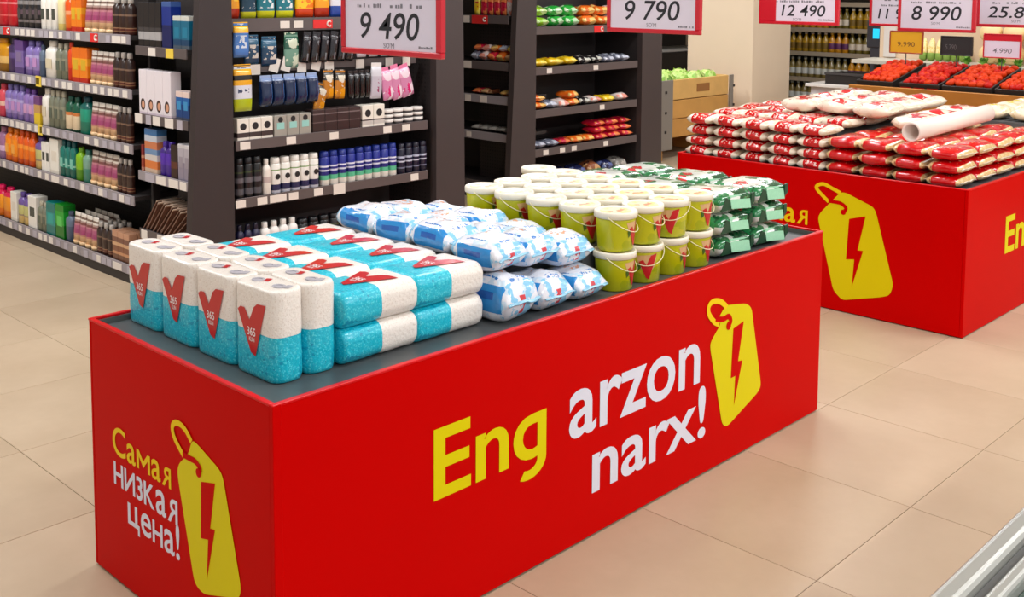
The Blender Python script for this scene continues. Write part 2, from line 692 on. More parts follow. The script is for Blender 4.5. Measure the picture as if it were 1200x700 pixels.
text_on(lf1, 'Самая', YEL2, 'x', -D, 0.711, 0.421, 0.336, 0.410, 0.012)
text_on(lf1, 'низкая', WHT, 'x', -D, 0.708, 0.393, 0.257, 0.318, 0.012)
text_on(lf1, 'цена!', WHT, 'x', -D, 0.639, 0.387, 0.164, 0.262, 0.012)
emblem(lf1, 'x', -D,
       [(0.321, 0.486), (0.300, 0.484), (0.206, 0.454), (0.192, 0.439), (0.128, 0.217), (0.135, 0.191), (0.284, 0.140), (0.322, 0.149), (0.390, 0.387), (0.383, 0.411), (0.353, 0.436), (0.335, 0.453)],
       [(0.283, 0.402), (0.225, 0.417), (0.249, 0.306), (0.229, 0.310), (0.267, 0.182), (0.258, 0.277), (0.290, 0.269)],
       [(0.322, 0.482), (0.345, 0.500), (0.370, 0.508), (0.394, 0.505), (0.407, 0.490), (0.396, 0.466), (0.358, 0.438)],
       [(0.362, 0.440), (0.330, 0.441), (0.306, 0.441), (0.286, 0.431), (0.294, 0.419)], 0.014)

# second display
pod2, fr2, lf2 = podium('red display box of flour bags and pasta behind the nearer red display', (3.446, -0.0505, 0), 2.27, 1.505,
                        [(0.33, 1.12, 0.78, 1.46, 0.80), (0.33, 1.22, 0.24, 0.775, 0.747), (1.24, 2.0, 0.06, 0.52, 0.808)])
oy = 0.0505
text_on(lf2, 'Самая', YEL2, 'x', -D, 1.09 + oy, 0.697 + oy, 0.384, 0.490, 0.012)
text_on(lf2, 'низкая', WHT, 'x', -D, 1.09 + oy, 0.66 + oy, 0.257, 0.345, 0.012)
text_on(lf2, 'цена!', WHT, 'x', -D, 0.99 + oy, 0.65 + oy, 0.124, 0.262, 0.012)
sh = lambda pts: [(a + oy, z) for a, z in pts]
emblem(lf2, 'x', -D,
       sh([(0.532, 0.566), (0.505, 0.566), (0.374, 0.520), (0.358, 0.498), (0.264, 0.178), (0.278, 0.128), (0.316, 0.112), (0.508, 0.058), (0.554, 0.097), (0.643, 0.426), (0.634, 0.452), (0.598, 0.493), (0.565, 0.530)]),
       sh([(0.486, 0.447), (0.406, 0.471), (0.440, 0.307), (0.413, 0.308), (0.462, 0.131), (0.454, 0.262), (0.495, 0.255)]),
       sh([(0.532, 0.562), (0.575, 0.578), (0.620, 0.593), (0.653, 0.580), (0.648, 0.560), (0.590, 0.512)]),
       sh([(0.592, 0.516), (0.555, 0.516), (0.525, 0.512), (0.503, 0.494), (0.516, 0.474)]), 0.017)
text_on(fr2, 'Eng', YEL, 'y', -D, 0.458, 0.85, 0.240, 0.470, 0.016)
text_on(fr2, 'arzon', WHT, 'y', -D, 0.94, 1.54, 0.300, 0.432, 0.015)
text_on(fr2, 'narx!', WHT, 'y', -D, 1.03, 1.57, 0.122, 0.287, 0.015)

# ================================================================== steel chest freezer at the lower right corner
STEEL = plain('brushed_steel', C(160, 160, 154), 0.3, metal=0.3, var=0.05)
fz = thing('chest_freezer', 'steel topped chest freezer edge at the bottom right corner', 'freezer', (0.9, -1.8, 0))
def fbox(n, m, x0, x1, y0, y1, z0, z1, bev=0.0, seg=1):
    return obj(n, box_mesh(n, m, x0 - 0.9, x1 - 0.9, y0 + 1.8, y1 + 1.8, z0, z1, bev, seg), fz)
fbox('cabinet', plain('freezer_white', C(205, 208, 206), 0.4), -0.43, 2.2, -2.26, -1.385, 0.05, 0.80, 0.01)
fbox('plinth', plain('freezer_plinth', C(60, 60, 62), 0.6), -0.40, 2.17, -2.22, -1.41, 0.0, 0.05)
fbox('outer_rail', STEEL, -0.45, 2.22, -1.400, -1.370, 0.80, 0.852, 0.009, 3)
fbox('gasket', plain('freezer_gasket', C(66, 66, 64), 0.45), -0.45, 2.22, -1.4125, -1.4005, 0.80, 0.840)
fbox('inner_rail', STEEL, -0.45, 2.22, -1.431, -1.413, 0.80, 0.851, 0.006, 3)
gm, nt, b = _base('freezer_glass', 0.05, spec=0.8)
b.inputs['Base Color'].default_value = C(120, 150, 138)
b.inputs['Transmission Weight'].default_value = 0.75
fbox('glass_lid', gm, -0.43, 2.2, -2.2, -1.432, 0.825, 0.835)
fbox('back_rail', STEEL, -0.45, 2.22, -2.26, -2.201, 0.80, 0.85, 0.005, 2)

# ================================================================== shelving
GREY = plain('shelving_charcoal', C(49, 39, 39), 0.55, var=0.05, vscale=5)
GREY2 = plain('shelving_grey', C(65, 55, 54), 0.55, var=0.04, vscale=5)
DARK = plain('shelf_board_dark', C(40, 35, 35), 0.55)
RAILA = plain('rail_pale', C(150, 142, 146), 0.4)
RAILB = plain('rail_brown_grey', C(92, 82, 81), 0.4)
TAGW = plain('tag_card', C(226, 216, 206), 0.6)
TAGY = plain('tag_card_yellow', C(232, 200, 70), 0.6)
TAGR = plain('tag_card_red', C(225, 40, 40), 0.5)
TAGG = plain('tag_card_lilac', C(176, 168, 176), 0.6)
pm, nt, b = _base('pegboard', 0.55)
vec = _coord(nt, 'Object')
vo = nt.nodes.new('ShaderNodeTexVoronoi')
vo.inputs['Scale'].default_value = 40
vo.inputs['Randomness'].default_value = 0.0
nt.links.new(vec, vo.inputs['Vector'])
hole = _math(nt, 'LESS_THAN', vo.outputs['Distance'], 0.22)
nt.links.new(_mix(nt, hole, C(46, 40, 40), C(14, 12, 12)), b.inputs['Base Color'])
PEG = pm


def tag_mesh(mat, w=0.05, h=0.038):
    key = ('tag', mat.name, w, h)
    if key not in MESHES:
        MESHES[key] = box_mesh('price_tag', mat, -w / 2, w / 2, -0.002, 0, -h / 2, h / 2)
    return MESHES[key]


def ring_mesh():
    if 'ring' not in MESHES:
        bm = bmesh.new()
        bm_tube(bm, [(0.0135 * math.cos(a), 0.0135 * math.sin(a), 0) for a in [PI * .25 + k * PI * 1.5 / 11 for k in range(12)]], 0.0042, 6)
        MESHES['ring'] = finish(bm, 'tag_emblem', TAGW)
    return MESHES['ring']


def shelf_y(root, ox, oy_, x0, x1, yf, depth, ztop, rail, tags, railh=0.045, tilt=0.12, tagw=0.05, seed=0):
    """Shelf whose front looks to -Y. ztop = top of the board."""
    s = obj('shelf', box_mesh('shelf', DARK, x0 - ox, x1 - ox, yf + 0.004 - oy_, yf + depth - oy_, ztop - 0.022, ztop), root)
    rl = obj('price_rail', box_mesh('price_rail', rail, x0 - ox, x1 - ox, yf - 0.004 - oy_, yf + 0.003 - oy_, ztop - railh, ztop + 0.004, 0.001), s)
    for px, m, w, h in tags:
        obj('price_tag', tag_mesh(m, w, h), s, (px - ox, yf - 0.0045 - oy_, ztop - railh / 2), (RND.uniform(-0.05, 0.02), 0, 0))
        if m is TAGR:
            obj('tag_emblem', ring_mesh(), s, (px + w * .32 - ox, yf - 0.0085 - oy_, ztop - railh / 2), (PI / 2, 0, 0))
    return s


def shelf_x(root, ox, oy_, y0, y1, xf, depth, ztop, rail, tags, railh=0.045):
    """Shelf whose front looks to -X."""
    s = obj('shelf', box_mesh('shelf', DARK, xf + 0.004 - ox, xf + depth - ox, y0 - oy_, y1 - oy_, ztop - 0.022, ztop), root)
    obj('price_rail', box_mesh('price_rail', rail, xf - 0.004 - ox, xf + 0.003 - ox, y0 - oy_, y1 - oy_, ztop - railh, ztop + 0.004, 0.001), s)
    for py, m, w, h in tags:
        obj('price_tag', tag_mesh(m, w, h), s, (xf - 0.0045 - ox, py - oy_, ztop - railh / 2), (0, 0, -PI / 2))
        if m is TAGR:
            obj('tag_emblem', ring_mesh(), s, (xf - 0.0085 - ox, py - w * .32 - oy_, ztop - railh / 2), (PI / 2, 0, -PI / 2))
    return s


def rail_tags(a, bnd, seed, dens=0.12):
    r = random.Random(seed)
    out, p = [], a + 0.06
    while p < bnd - 0.05:
        m = r.choice([TAGW, TAGW, TAGG, TAGG, TAGW])
        w = r.choice([0.045, 0.05, 0.05])
        out.append((p, m, w, 0.036))
        p += r.uniform(dens * 0.6, dens * 1.5)
    return out


# ---- left gondola: aisle side looks to -X, end display looks to -Y
g1 = thing('shelving_gondola', 'charcoal shelving gondola at left, toiletries along its aisle side and deodorants on its end', 'shelving', (2.16, 4.4, 0))
OX, OY = 2.16, 4.4
def g1m(name, mesh):
    return obj(name, mesh, g1)
YE = 2.63
def shift(pts, ox):
    return [(p[0] - ox, p[1]) for p in pts]
obj('end_panel', prism_mesh('end_panel', GREY, shift([(1.285, 0), (1.53, 0), (1.535, 2.1), (1.405, 2.1)], OX), 'y', YE - OY, YE + 0.05 - OY), g1)
obj('end_panel', prism_mesh('end_panel', GREY2, shift([(2.812, 0), (3.035, 0), (3.005, 2.1), (2.812, 2.1)], OX), 'y', YE - OY, YE + 0.05 - OY), g1)
obj('side_panel', box_mesh('side_panel', PEG, 1.49 - OX, 1.53 - OX, YE + 0.051 - OY, 3.08 - OY, 0, 2.1), g1)
obj('side_panel', box_mesh('side_panel', PEG, 2.812 - OX, 2.85 - OX, YE + 0.051 - OY, 3.08 - OY, 0, 2.1), g1)
obj('back_panel', box_mesh('back_panel', PEG, 1.531 - OX, 2.811 - OX, 3.04 - OY, 3.08 - OY, 0, 2.1), g1)
obj('upright', box_mesh('upright', DARK, 1.405 - OX, 1.489 - OX, YE + 0.052 - OY, 2.70 - OY, 0, 2.1), g1)
obj('back_panel', box_mesh('back_panel', PEG, 1.76 - OX, 1.80 - OX, 3.081 - OY, 6.2 - OY, 0, 2.1), g1)
obj('back_panel', box_mesh('back_panel', GREY2, 2.60 - OX, 2.64 - OX, 3.081 - OY, 6.2 - OY, 0, 2.1), g1)
obj('plinth', box_mesh('plinth', DARK, 1.335 - OX, 2.97 - OX, 2.70 - OY, 6.2 - OY, 0, 0.055), g1)
obj('upright', box_mesh('upright', DARK, 1.42 - OX, 1.46 - OX, 3.205 - OY, 3.225 - OY, 0.06, 2.1), g1)
obj('top_canopy', box_mesh('top_canopy', GREY, 1.42 - OX, 2.99 - OX, 2.69 - OY, 6.2 - OY, 2.1, 2.14), g1)
AZ = [1.258, 0.988, 0.712, 0.452, 0.092]
for k, z in enumerate(AZ):
    for y0, y1 in ((3.235, 3.86), (3.864, 5.04), (5.044, 6.2)):
        tg = rail_tags(y0, y1, 11 * k + int(y0 * 10), 0.075) if y0 < 5 else []
        if k == 0 and y0 == 3.864:
            tg = [t for t in tg if not 4.62 < t[0] < 4.9] + [(4.76, TAGR, 0.10, 0.044)]
        if k == 0 and y0 == 3.235:
            tg = [t for t in tg if not 3.52 < t[0] < 3.72] + [(3.62, TAGR, 0.085, 0.044)]
        if k == 1 and y0 == 3.864:
            tg.append((4.33, TAGY, 0.07, 0.06))
        if k == 2 and y0 == 3.864:
            tg.append((4.33, TAGY, 0.06, 0.06))
        shelf_x(g1, OX, OY, y0, y1, 1.335, 0.42, z, RAILA, tg)
# side bay nearer the end panel: its own shelf heights
for k, (z, rl) in enumerate(((1.208, RAILB), (0.876, RAILB), (0.590, RAILA))):
    tg = [[(3.03, TAGW, 0.07, 0.04), (2.86, TAGY, 0.07, 0.045)],
          [(3.18, TAGW, 0.07, 0.045), (3.08, TAGG, 0.05, 0.045), (3.0, TAGW, 0.07, 0.045), (2.88, TAGW, 0.08, 0.045), (2.78, TAGG, 0.05, 0.045)],
          [(3.08, TAGG, 0.09, 0.04), (2.97, TAGW, 0.09, 0.04), (2.85, TAGW, 0.09, 0.04), (2.76, TAGW, 0.06, 0.04)]][k]
    shelf_x(g1, OX, OY, 2.71, 3.20, 1.345, 0.14 if k == 0 else 0.13, z, rl, tg, 0.042)
shelf_x(g1, OX, OY, 2.71, 3.20, 1.345, 0.13, 0.30, RAILB, [(3.15, TAGW, 0.06, 0.045), (2.99, TAGW, 0.06, 0.045)], 0.046)

ETAG = lambda xs: [(x, TAGW, 0.055, 0.036) for x in xs]
EY = 2.645
shelf_y(g1, OX, OY, 1.55, 2.757, EY, 0.38, 0.770, RAILB, ETAG([1.60, 1.86, 2.12, 2.47, 2.60]))
shelf_y(g1, OX, OY, 1.55, 2.757, EY, 0.38, 0.492, RAILB, ETAG([1.57, 1.69, 1.76, 1.80, 1.87, 2.02, 2.66]) + [(2.15, TAGW, 0.075, 0.055)])
shelf_y(g1, OX, OY, 1.55, 2.757, EY, 0.38, 0.190, RAILB, ETAG([1.7, 2.1, 2.5]))
shelf_y(g1, OX, OY, 1.55, 2.757, EY + 0.10, 0.28, 1.345, RAILB, ETAG([1.90, 1.98, 2.28, 2.48]) + [(2.13, TAGR, 0.12, 0.045)], 0.06)
obj('hook_bar', box_mesh('hook_bar', RAILB, 1.55 - OX, 2.757 - OX, EY + 0.09 - OY, EY + 0.11 - OY, 1.085, 1.125, 0.002), g1)
for x, t in ((1.72, 0), (1.83, 0.3), (1.90, 0.3), (1.99, 0), (2.08, 0.25), (2.16, 0), (2.36, 0), (2.56, 0), (2.68, 0)):
    obj('price_tag', tag_mesh(TAGW, 0.055, 0.05 if t == 0 else 0.07), g1, (x - OX, EY + 0.086 - OY, 1.10 + t * 0.06), (0, t, 0))

# ---- second gondola
g2 = thing('shelving_gondola', 'charcoal shelving gondola behind the buckets, snack bags on its end display', 'shelving', (5.0, 5.0, 0))
GX, GY = 5.0, 5.0
Y2 = 3.34
obj('end_panel', prism_mesh('end_panel', GREY2, shift([(4.125, 0), (4.393, 0), (4.395, 2.1), (4.235, 2.1)], GX), 'y', Y2 - GY, Y2 + 0.05 - GY), g2)
obj('end_panel', prism_mesh('end_panel', GREY2, shift([(5.62, 0), (5.90, 0), (5.86, 2.1), (5.62, 2.1)], GX), 'y', Y2 - GY, Y2 + 0.05 - GY), g2)
obj('side_panel', box_mesh('side_panel', PEG, 4.35 - GX, 4.393 - GX, Y2 + 0.051 - GY, 3.86 - GY, 0, 2.1), g2)
obj('side_panel', box_mesh('side_panel', PEG, 5.62 - GX, 5.66 - GX, Y2 + 0.051 - GY, 3.86 - GY, 0, 2.1), g2)
obj('back_panel', box_mesh('back_panel', PEG, 4.394 - GX, 5.619 - GX, 3.82 - GY, 3.86 - GY, 0, 2.1), g2)
obj('back_panel', box_mesh('back_panel', PEG, 4.66 - GX, 4.70 - GX, 3.861 - GY, 6.6 - GY, 0, 2.1), g2)
obj('back_panel', box_mesh('back_panel', GREY2, 5.50 - GX, 5.54 - GX, 3.861 - GY, 6.6 - GY, 0, 2.1), g2)
obj('plinth', box_mesh('plinth', DARK, 4.19 - GX, 5.80 - GX, 3.41 - GY, 6.6 - GY, 0, 0.09), g2)
obj('top_canopy', box_mesh('top_canopy', GREY, 4.25 - GX, 5.86 - GX, 3.40 - GY, 6.6 - GY, 2.1, 2.14), g2)
E2Y = 3.36
for z, tg in ((1.232, [(5.10, TAGR, 0.11, 0.05)]), (0.945, ETAG([4.55, 5.07])), (0.640, ETAG([5.15])), (0.358, ETAG([4.52, 4.70, 4.83, 5.20])), (0.10, [])):
    shelf_y(g2, GX, GY, 4.41, 5.585, E2Y, 0.42, z, RAILB, tg, 0.052)
for z, tg in ((1.312, [(3.70, TAGR, 0.16, 0.06), (3.84, TAGW, 0.07, 0.05)]), (0.985, [(3.83, TAGW, 0.09, 0.05)]), (0.745, [(3.82, TAGW, 0.06, 0.05), (3.66, TAGW, 0.07, 0.05)]), (0.480, [(3.81, TAGW, 0.05, 0.04)])):
    shelf_x(g2, GX, GY, 3.42, 4.9, 4.195, 0.40, z, RAILB if z > 0.9 else RAILA, tg, 0.055)
shelf_x(g2, GX, GY, 3.42, 4.9, 4.195, 0.40, 0.12, RAILB, [], 0.05)

# ================================================================== goods on the nearer display
TZ = 0.6346
# ---- toilet roll packs: two rolls wide, two rolls high, shrink wrapped
ROLL = printed('roll_wrap', C(242, 235, 227), [
    (C(228, 217, 207), [(2, 0.0, 2.0)], (260.0, 0.60)),
    (C(6, 186, 212), [(2, -1.0, 0.50)], None),
    (C(80, 214, 228), [(2, -1.0, 0.50)], (230.0, 0.58)),
    (C(0, 156, 190), [(2, -1.0, 0.50)], (70.0, 0.62)),
], rough=0.32, coat=0.3, bump=0.55, bscale=130.0, bdist=0.003)
ROLLLOGO = plain('roll_logo_red', C(196, 14, 24), 0.35, coat=0.3)
ROLLTXT = plain('roll_logo_white', C(240, 226, 226), 0.4)
COREG = plain('roll_core_grey', C(176, 172, 180), 0.4, var=0.2, vscale=60)


def roll_mesh(seed):
    bm = bmesh.new()
    rx, hy, h = 0.0415, 0.0805, 0.205
    n = 36
    off = Vector((seed * 5.1, 2.3, seed))
    out = []
    hy, r = 0.0845, 0.030
    for sx, sy, a0 in ((1, 1, 0), (-1, 1, 90), (-1, -1, 180), (1, -1, 270)):
        for j in range(9):
            a = math.radians(a0 + 90 * j / 8)
            out.append((sx * (rx - r) + r * math.cos(a), sy * (hy - r) + r * math.sin(a)))
    prof = [(0.84, 0.0), (0.95, 0.002), (0.995, 0.010), (1.0, 0.03), (1.0, 0.06), (0.995, 0.09), (0.985, 0.102), (0.995, 0.114), (1.0, 0.14), (1.0, 0.17), (1.0, 0.192), (0.985, 0.200), (0.95, 0.2040), (0.84, 0.2055), (0.5, 0.2045)]
    rings = []
    for s, z in prof:
        ring = []
        for x, y in out:
            ix = x * s if s > 0.9 else x - math.copysign(min(abs(x), rx * (1 - s)), x)
            iy = y * (1 - (1 - s) * rx / hy) if s > 0.9 else y * (1 - (1 - s) * rx / hy)
            p = Vector((ix, iy, z))
            d = mnoise.noise_vector(p * 32 + off) * 0.0014
            if z < 0.003:
                d *= 0
            ring.append(bm.verts.new(p + d))
        rings.append(ring)
    for a, b_ in zip(rings[:-1], rings[1:]):
        for k in range(n):
            bm.faces.new((a[k], a[(k + 1) % n], b_[(k + 1) % n], b_[k]))
    bm.faces.new(list(reversed(rings[0])))
    bm.faces.new(rings[-1])
    return finish(bm, 'toilet_roll_pack', ROLL, True)


VPTS = [(0, 0.78), (0.10, 0.84), (0.24, 0.84), (0.42, 0.64), (0.58, 0.90), (0.70, 0.98), (1, 1), (0.62, 0.0), (0.46, 0.05)]


def build_roll(name, seed=[0]):
    seed[0] += 1
    o = obj(name, roll_mesh(seed[0]))
    pts = [(0.058 - 0.110 * u, 0.050 + 0.122 * v) for u, v in VPTS]
    lg = obj('check_logo', decal_mesh('check_logo', ROLLLOGO, pts, 'x', -0.0437), o)
    text_on(lg, '365', ROLLTXT, 'x', -0.0442, 0.020, -0.012, 0.094, 0.113, 0.02)
    text_on(lg, 'KUN', ROLLTXT, 'x', -0.0442, 0.013, -0.008, 0.081, 0.091, 0.02)
    for sy in (-1, 1):
        bm = bmesh.new()
        bm_lathe(bm, [(0.018, 0.0), (0.018, 0.0012), (0.011, 0.0014), (0.010, -0.001)], 16, sx=0.8, sy=1.0)
        obj('roll_core', finish(bm, 'roll_core', COREG), o, (0, sy * 0.040, 0.2052))
        obj('film_print', box_mesh('film_print', ROLLLOGO if sy > 0 else COREG, -0.012, 0.010, -0.007, 0.007, 0, 0.0008, 0.0003), o, (0.012, sy * 0.040 - 0.018, 0.2054), (0, 0, 0.5))
    return o


ROLLS = [Kind('toilet_roll_pack', 'toilet paper', build_roll) for _ in range(3)]
for row, cx in enumerate((0.1335, 0.222)):
    for k in range(4):
        cy = 0.2125 + 0.171 * k
        lab = f'upright toilet roll pack, {ORD[k]} from the near corner, {["outer", "inner"][row]} row'
        ROLLS[(row + k) % 3].put(lab, 'upright toilet roll packs', (cx, cy, TZ), (0, 0, RND.uniform(-0.03, 0.03)))
for layer in (0, 1):
    for col in (0, 1):
        for k in range(4):
            if layer == 0 and k > 0:
                continue
            z = TZ + 0.0415 + layer * 0.0836
            lab = f'flat {["bottom", "top"][layer]} toilet roll pack, {ORD[k]} from front edge, {["beside upright packs", "beside blue bags"][col]}'
            o = ROLLS[(layer + k + col) % 3].put(lab, 'lying toilet roll packs', (0.2685 + 0.221 * col, 0.2000 + 0.171 * k, z + 0.0003), (0, PI / 2, 0), (1, 1, 1.07))
            o.rotation_euler = (RND.uniform(-0.012, 0.012), PI / 2, 0)

# ---- blue and white bags of wipes
WB = C(236, 238, 247)
WIPE = printed('wipes_film', WB, [
    (C(206, 226, 244), [(2, 0.0, 1.0)], (30.0, 0.56)),
    (C(140, 204, 240), [(1, -1, 0.15)], (34.0, 0.50)),
    (C(140, 204, 240), [(1, 0.86, 2)], (34.0, 0.50)),
    (C(40, 142, 214), [(0, -1, 0.16), (1, 0.12, 0.82), (2, 0.25, 0.80)], None),
    (C(18, 90, 176), [(0, -1, 0.12), (1, 0.30, 0.66), (2, 0.50, 0.66)], None),
    (C(40, 120, 196), [(0, 0.16, 0.20), (1, 0.30, 0.70), (2, 0.7, 1.1)], (190.0, 0.42)),
    (C(238, 168, 132), [(0, 0.42, 0.72), (1, 0.34, 0.66), (2, 0.7, 1.1)], (80.0, 0.54)),
    (C(84, 140, 212), [(0, 0.34, 0.74), (1, 0.15, 0.23), (2, 0.6, 1.1)], (150.0, 0.52)),
    (C(90, 182, 232), [(0, 0.80, 1.1), (1, 0.1, 0.9), (2, 0.2, 0.8)], (26.0, 0.48)),
    (C(216, 66, 74), [(0, 0.42, 0.56), (1, -1, 0.12), (2, 0.2, 0.6)], (40.0, 0.5)),
], rough=0.22, coat=0.45, bump=0.5, bscale=34.0, bdist=0.006)
SEALB = plain('wipes_seal', C(150, 206, 238), 0.25, coat=0.4, var=0.25, vscale=40)
wseed = [0]


def build_wipe(name):
    wseed[0] += 1
    s = wseed[0]
    o = obj(name, pillow_mesh(name, WIPE, 0.134, 0.172, 0.088, s, 0.16, 14, 20, 0.86, 0.55, 3.0, 0.16, 11))
    obj('seal_edge', fin_mesh('seal_edge', SEALB, 0.112, 0.016, s), o, (0, -0.078, 0.046), (0.25, 0, 0))
    obj('seal_edge', fin_mesh('seal_edge', SEALB, 0.112, 0.010, s + 50), o, (0, 0.078, 0.046), (0.2, 0, PI))
    return o


WIPES = [Kind('wipes_bag', 'bag', build_wipe) for _ in range(5)]
WX = (0.792, 0.932, 1.072)
for col in range(3):
    for k in range(4):
        cy = 0.185 + 0.166 * k
        lab = f'top blue and white wipes bag, {ORD[k]} from front edge, {["beside toilet rolls", "middle file", "beside buckets"][col]}'
        z = (0.760, 0.738, 0.7225)[col] + (0.008 if (col + k) % 3 == 1 else 0.0) + 0.004 * k
        WIPES[(col * 2 + k) % 5].put(lab, 'blue and white bags of wipes', (WX[col] + RND.uniform(-0.004, 0.004), cy + (0.012 if col == 1 else 0), z), (RND.uniform(-0.04, 0.04), RND.uniform(-0.05, 0.05), RND.uniform(-0.06, 0.06)))
for col in range(3):
    lab = f'bottom blue and white wipes bag at front edge, {["beside toilet rolls", "in the middle", "beside buckets"][col]}'
    WIPES[(col + 2) % 5].put(lab, 'blue and white bags of wipes', (WX[col] + 0.004, 0.142, TZ), (0, 0, RND.uniform(-0.08, 0.08)), (1.0, 1.0, (1.36, 1.12, 0.96)[col]))

# ---- lime buckets with white lids
LIME = printed('bucket_plastic', C(198, 196, 6), [
    (C(176, 182, 6), [(2, -1, 0.5)], (9.0, 0.52)),
    (C(196, 192, 40), [(2, -1, 0.9)], (14.0, 0.62)),
], rough=0.3, coat=0.2)
LIDM = printed('bucket_lid_plastic', C(240, 232, 214), [], rough=0.35)
LIDP = printed('bucket_lid_print', C(234, 226, 188), [
    (C(222, 216, 140), [(0, -1, 2)], (28.0, 0.52)),
    (C(226, 150, 110), [(0, 0.25, 0.8), (1, 0.3, 0.7)], (30.0, 0.53)),
], rough=0.35)
BRED = plain('bucket_logo_red', C(196, 24, 30), 0.35)
BPALE = plain('bucket_label_pale', C(214, 170, 120), 0.4)
BGRN = plain('bucket_leaf', C(70, 104, 22), 0.4)
HAND = plain('bucket_handle', C(232, 222, 180), 0.35)
rb0, rb1, hb = 0.0515, 0.0585, 0.098


def on_bucket(bm, pts, eps, n=5):
    """Polygon (u across, v up, metres) wrapped on the bucket's side, facing -Y."""
    vs = []
    m = len(pts)
    for i in range(m):
        for k in range(n):
            t = k / n
            u = pts[i][0] * (1 - t) + pts[(i + 1) % m][0] * t
            v = pts[i][1] * (1 - t) + pts[(i + 1) % m][1] * t
            r = rb0 + (rb1 - rb0) * v / hb + eps
            a = -PI / 2 + u / 0.055
            vs.append(bm.verts.new((r * math.cos(a), r * math.sin(a), v)))
    f = bm.faces.new(vs)
    bmesh.ops.triangulate(bm, faces=[f])


def build_bucket(name):
    o = obj(name, lathe_mesh(name, LIME, [(rb0 - 0.003, 0), (rb0, 0.004), (rb1 - 0.001, hb - 0.012), (rb1, hb)], 28))
    obj('lid', lathe_mesh('lid', LIDM, [(0.0600, hb - 0.004), (0.0630, hb - 0.003), (0.0632, hb + 0.012), (0.0615, hb + 0.0155), (0.0575, hb + 0.0158), (0.0545, hb + 0.0125), (0.010, hb + 0.0122)], 28), o)
    obj('lid_print', lathe_mesh('lid_print', LIDP, [(0.046, 0), (0.046, 0.0006), (0.01, 0.0007)], 24, False), o, (0, 0, hb + 0.0123))
    bm = bmesh.new()
    on_bucket(bm, [(-0.034, 0.084), (0.030, 0.088), (0.026, 0.055), (0.006, 0.022), (-0.020, 0.048)], 0.0006)
    obj('label', finish(bm, 'label', BPALE), o)
    bm = bmesh.new()
    on_bucket(bm, [(-0.024, 0.066), (-0.012, 0.072), (-0.002, 0.056), (0.010, 0.084), (0.030, 0.090), (0.007, 0.012), (-0.003, 0.018)], 0.0012)
    obj('check_logo', finish(bm, 'check_logo', BRED), o)
    bm = bmesh.new()
    on_bucket(bm, [(-0.030, 0.058), (-0.020, 0.064), (-0.018, 0.048), (-0.026, 0.040)], 0.0014)
    obj('leaf_print', finish(bm, 'leaf_print', BGRN), o)
    pts = []
    for k in range(15):
        a = -PI + PI * k / 14
        sag = math.sin(PI * k / 14)
        r = 0.0640 + 0.001
        pts.append((r * math.cos(a), r * math.sin(a), hb + 0.004 - 0.046 * sag))
    obj('handle', tube_mesh('handle', HAND, pts, 0.0014, 6), o)
    return o


BUCK = Kind('lidded_bucket', 'bucket', build_bucket)
BX = [1.232 + 0.1305 * i for i in range(4)]
BY = [0.106 + 0.1345 * j for j in range(6)]
for i in range(4):
    lab = f'bottom lime bucket with white lid at front edge, {ORD[i]} from blue bags'
    BUCK.put(lab, 'lime buckets with white lids', (BX[i], BY[0], TZ), (0, 0, (0.25, 0.1, 0.3, 0.15)[i] + (0.0 if i != 1 else -0.75)))
    for j in range(5):
        lab = f'top lime bucket, {ORD[i]} from blue bags, {ORD[j]} from the front edge'
        BUCK.put(lab, 'lime buckets with white lids', (BX[i] + RND.uniform(-0.001, 0.001), BY[j] + RND.uniform(-0.001, 0.001), 0.7505), (0, 0, RND.uniform(-0.35, 0.5) if j else (0.3, 0.2, -0.9, 0.0)[i]))
BUCK.put('lone lime bucket standing highest at the back of the bucket stack', 'lime buckets with white lids', (BX[3] - 0.0, BY[5] - 0.012, 0.7505), (0, 0, 0.6))

# ---- green and white bags of sugar
SUG = printed('green_bag_film', C(226, 230, 222), [
    (C(40, 130, 74), [(2, 0.0, 1.1)], (17.0, 0.50)),
    (C(18, 84, 48), [(2, 0.0, 1.1)], (13.0, 0.57)),
    (C(206, 44, 50), [(0, 0.05, 0.5), (1, 0.3, 0.62), (2, 0.4, 1.1)], (20.0, 0.53)),
    (C(30, 118, 66), [(1, -1, 0.10), (0, -1, 0.32)], None),
    (C(10, 62, 34), [(1, -1, 0.16), (0, 0.84, 2)], None),
    (C(214, 210, 206), [(1, -1, 0.10), (0, -1, 0.22), (2, -1, 0.5)], None),
], rough=0.22, coat=0.4, bump=0.4, bscale=40, bdist=0.005)
SUGL = plain('green_end_label', C(152, 208, 172), 0.4, var=0.12, vscale=120)
SUGT = plain('green_end_flap', C(14, 64, 38), 0.5)
sseed = [20]


def build_sugar(name):
    sseed[0] += 1
    s = sseed[0]
    o = obj(name, pillow_mesh(name, SUG, 0.212, 0.205, 0.068, s, 0.14, 12, 22, 0.95, 0.42, 7.0, 0.5, 10))
    obj('end_label', box_mesh('end_label', SUGL, -0.040, 0.074, -0.0015, 0.0015, -0.022, 0.022, 0.001), o, (0, -0.1035, 0.036), (-0.25, 0.10, 0.0))
    bm = bmesh.new()
    bm_prism(bm, [(-0.012, -0.024), (0.012, -0.008), (0.010, 0.022), (-0.008, 0.020)], 'y', -0.003, 0.003)
    obj('end_flap', finish(bm, 'end_flap', SUGT), o, (0.090, -0.101, 0.034))
    bm = bmesh.new()
    bm_prism(bm, [(-0.040, -0.018), (0.026, -0.020), (0.008, 0.016), (-0.012, 0.024)], 'y', -0.002, 0.002)
    obj('end_flap', finish(bm, 'end_flap', SUGT), o, (-0.055, -0.1025, 0.034))
    return o


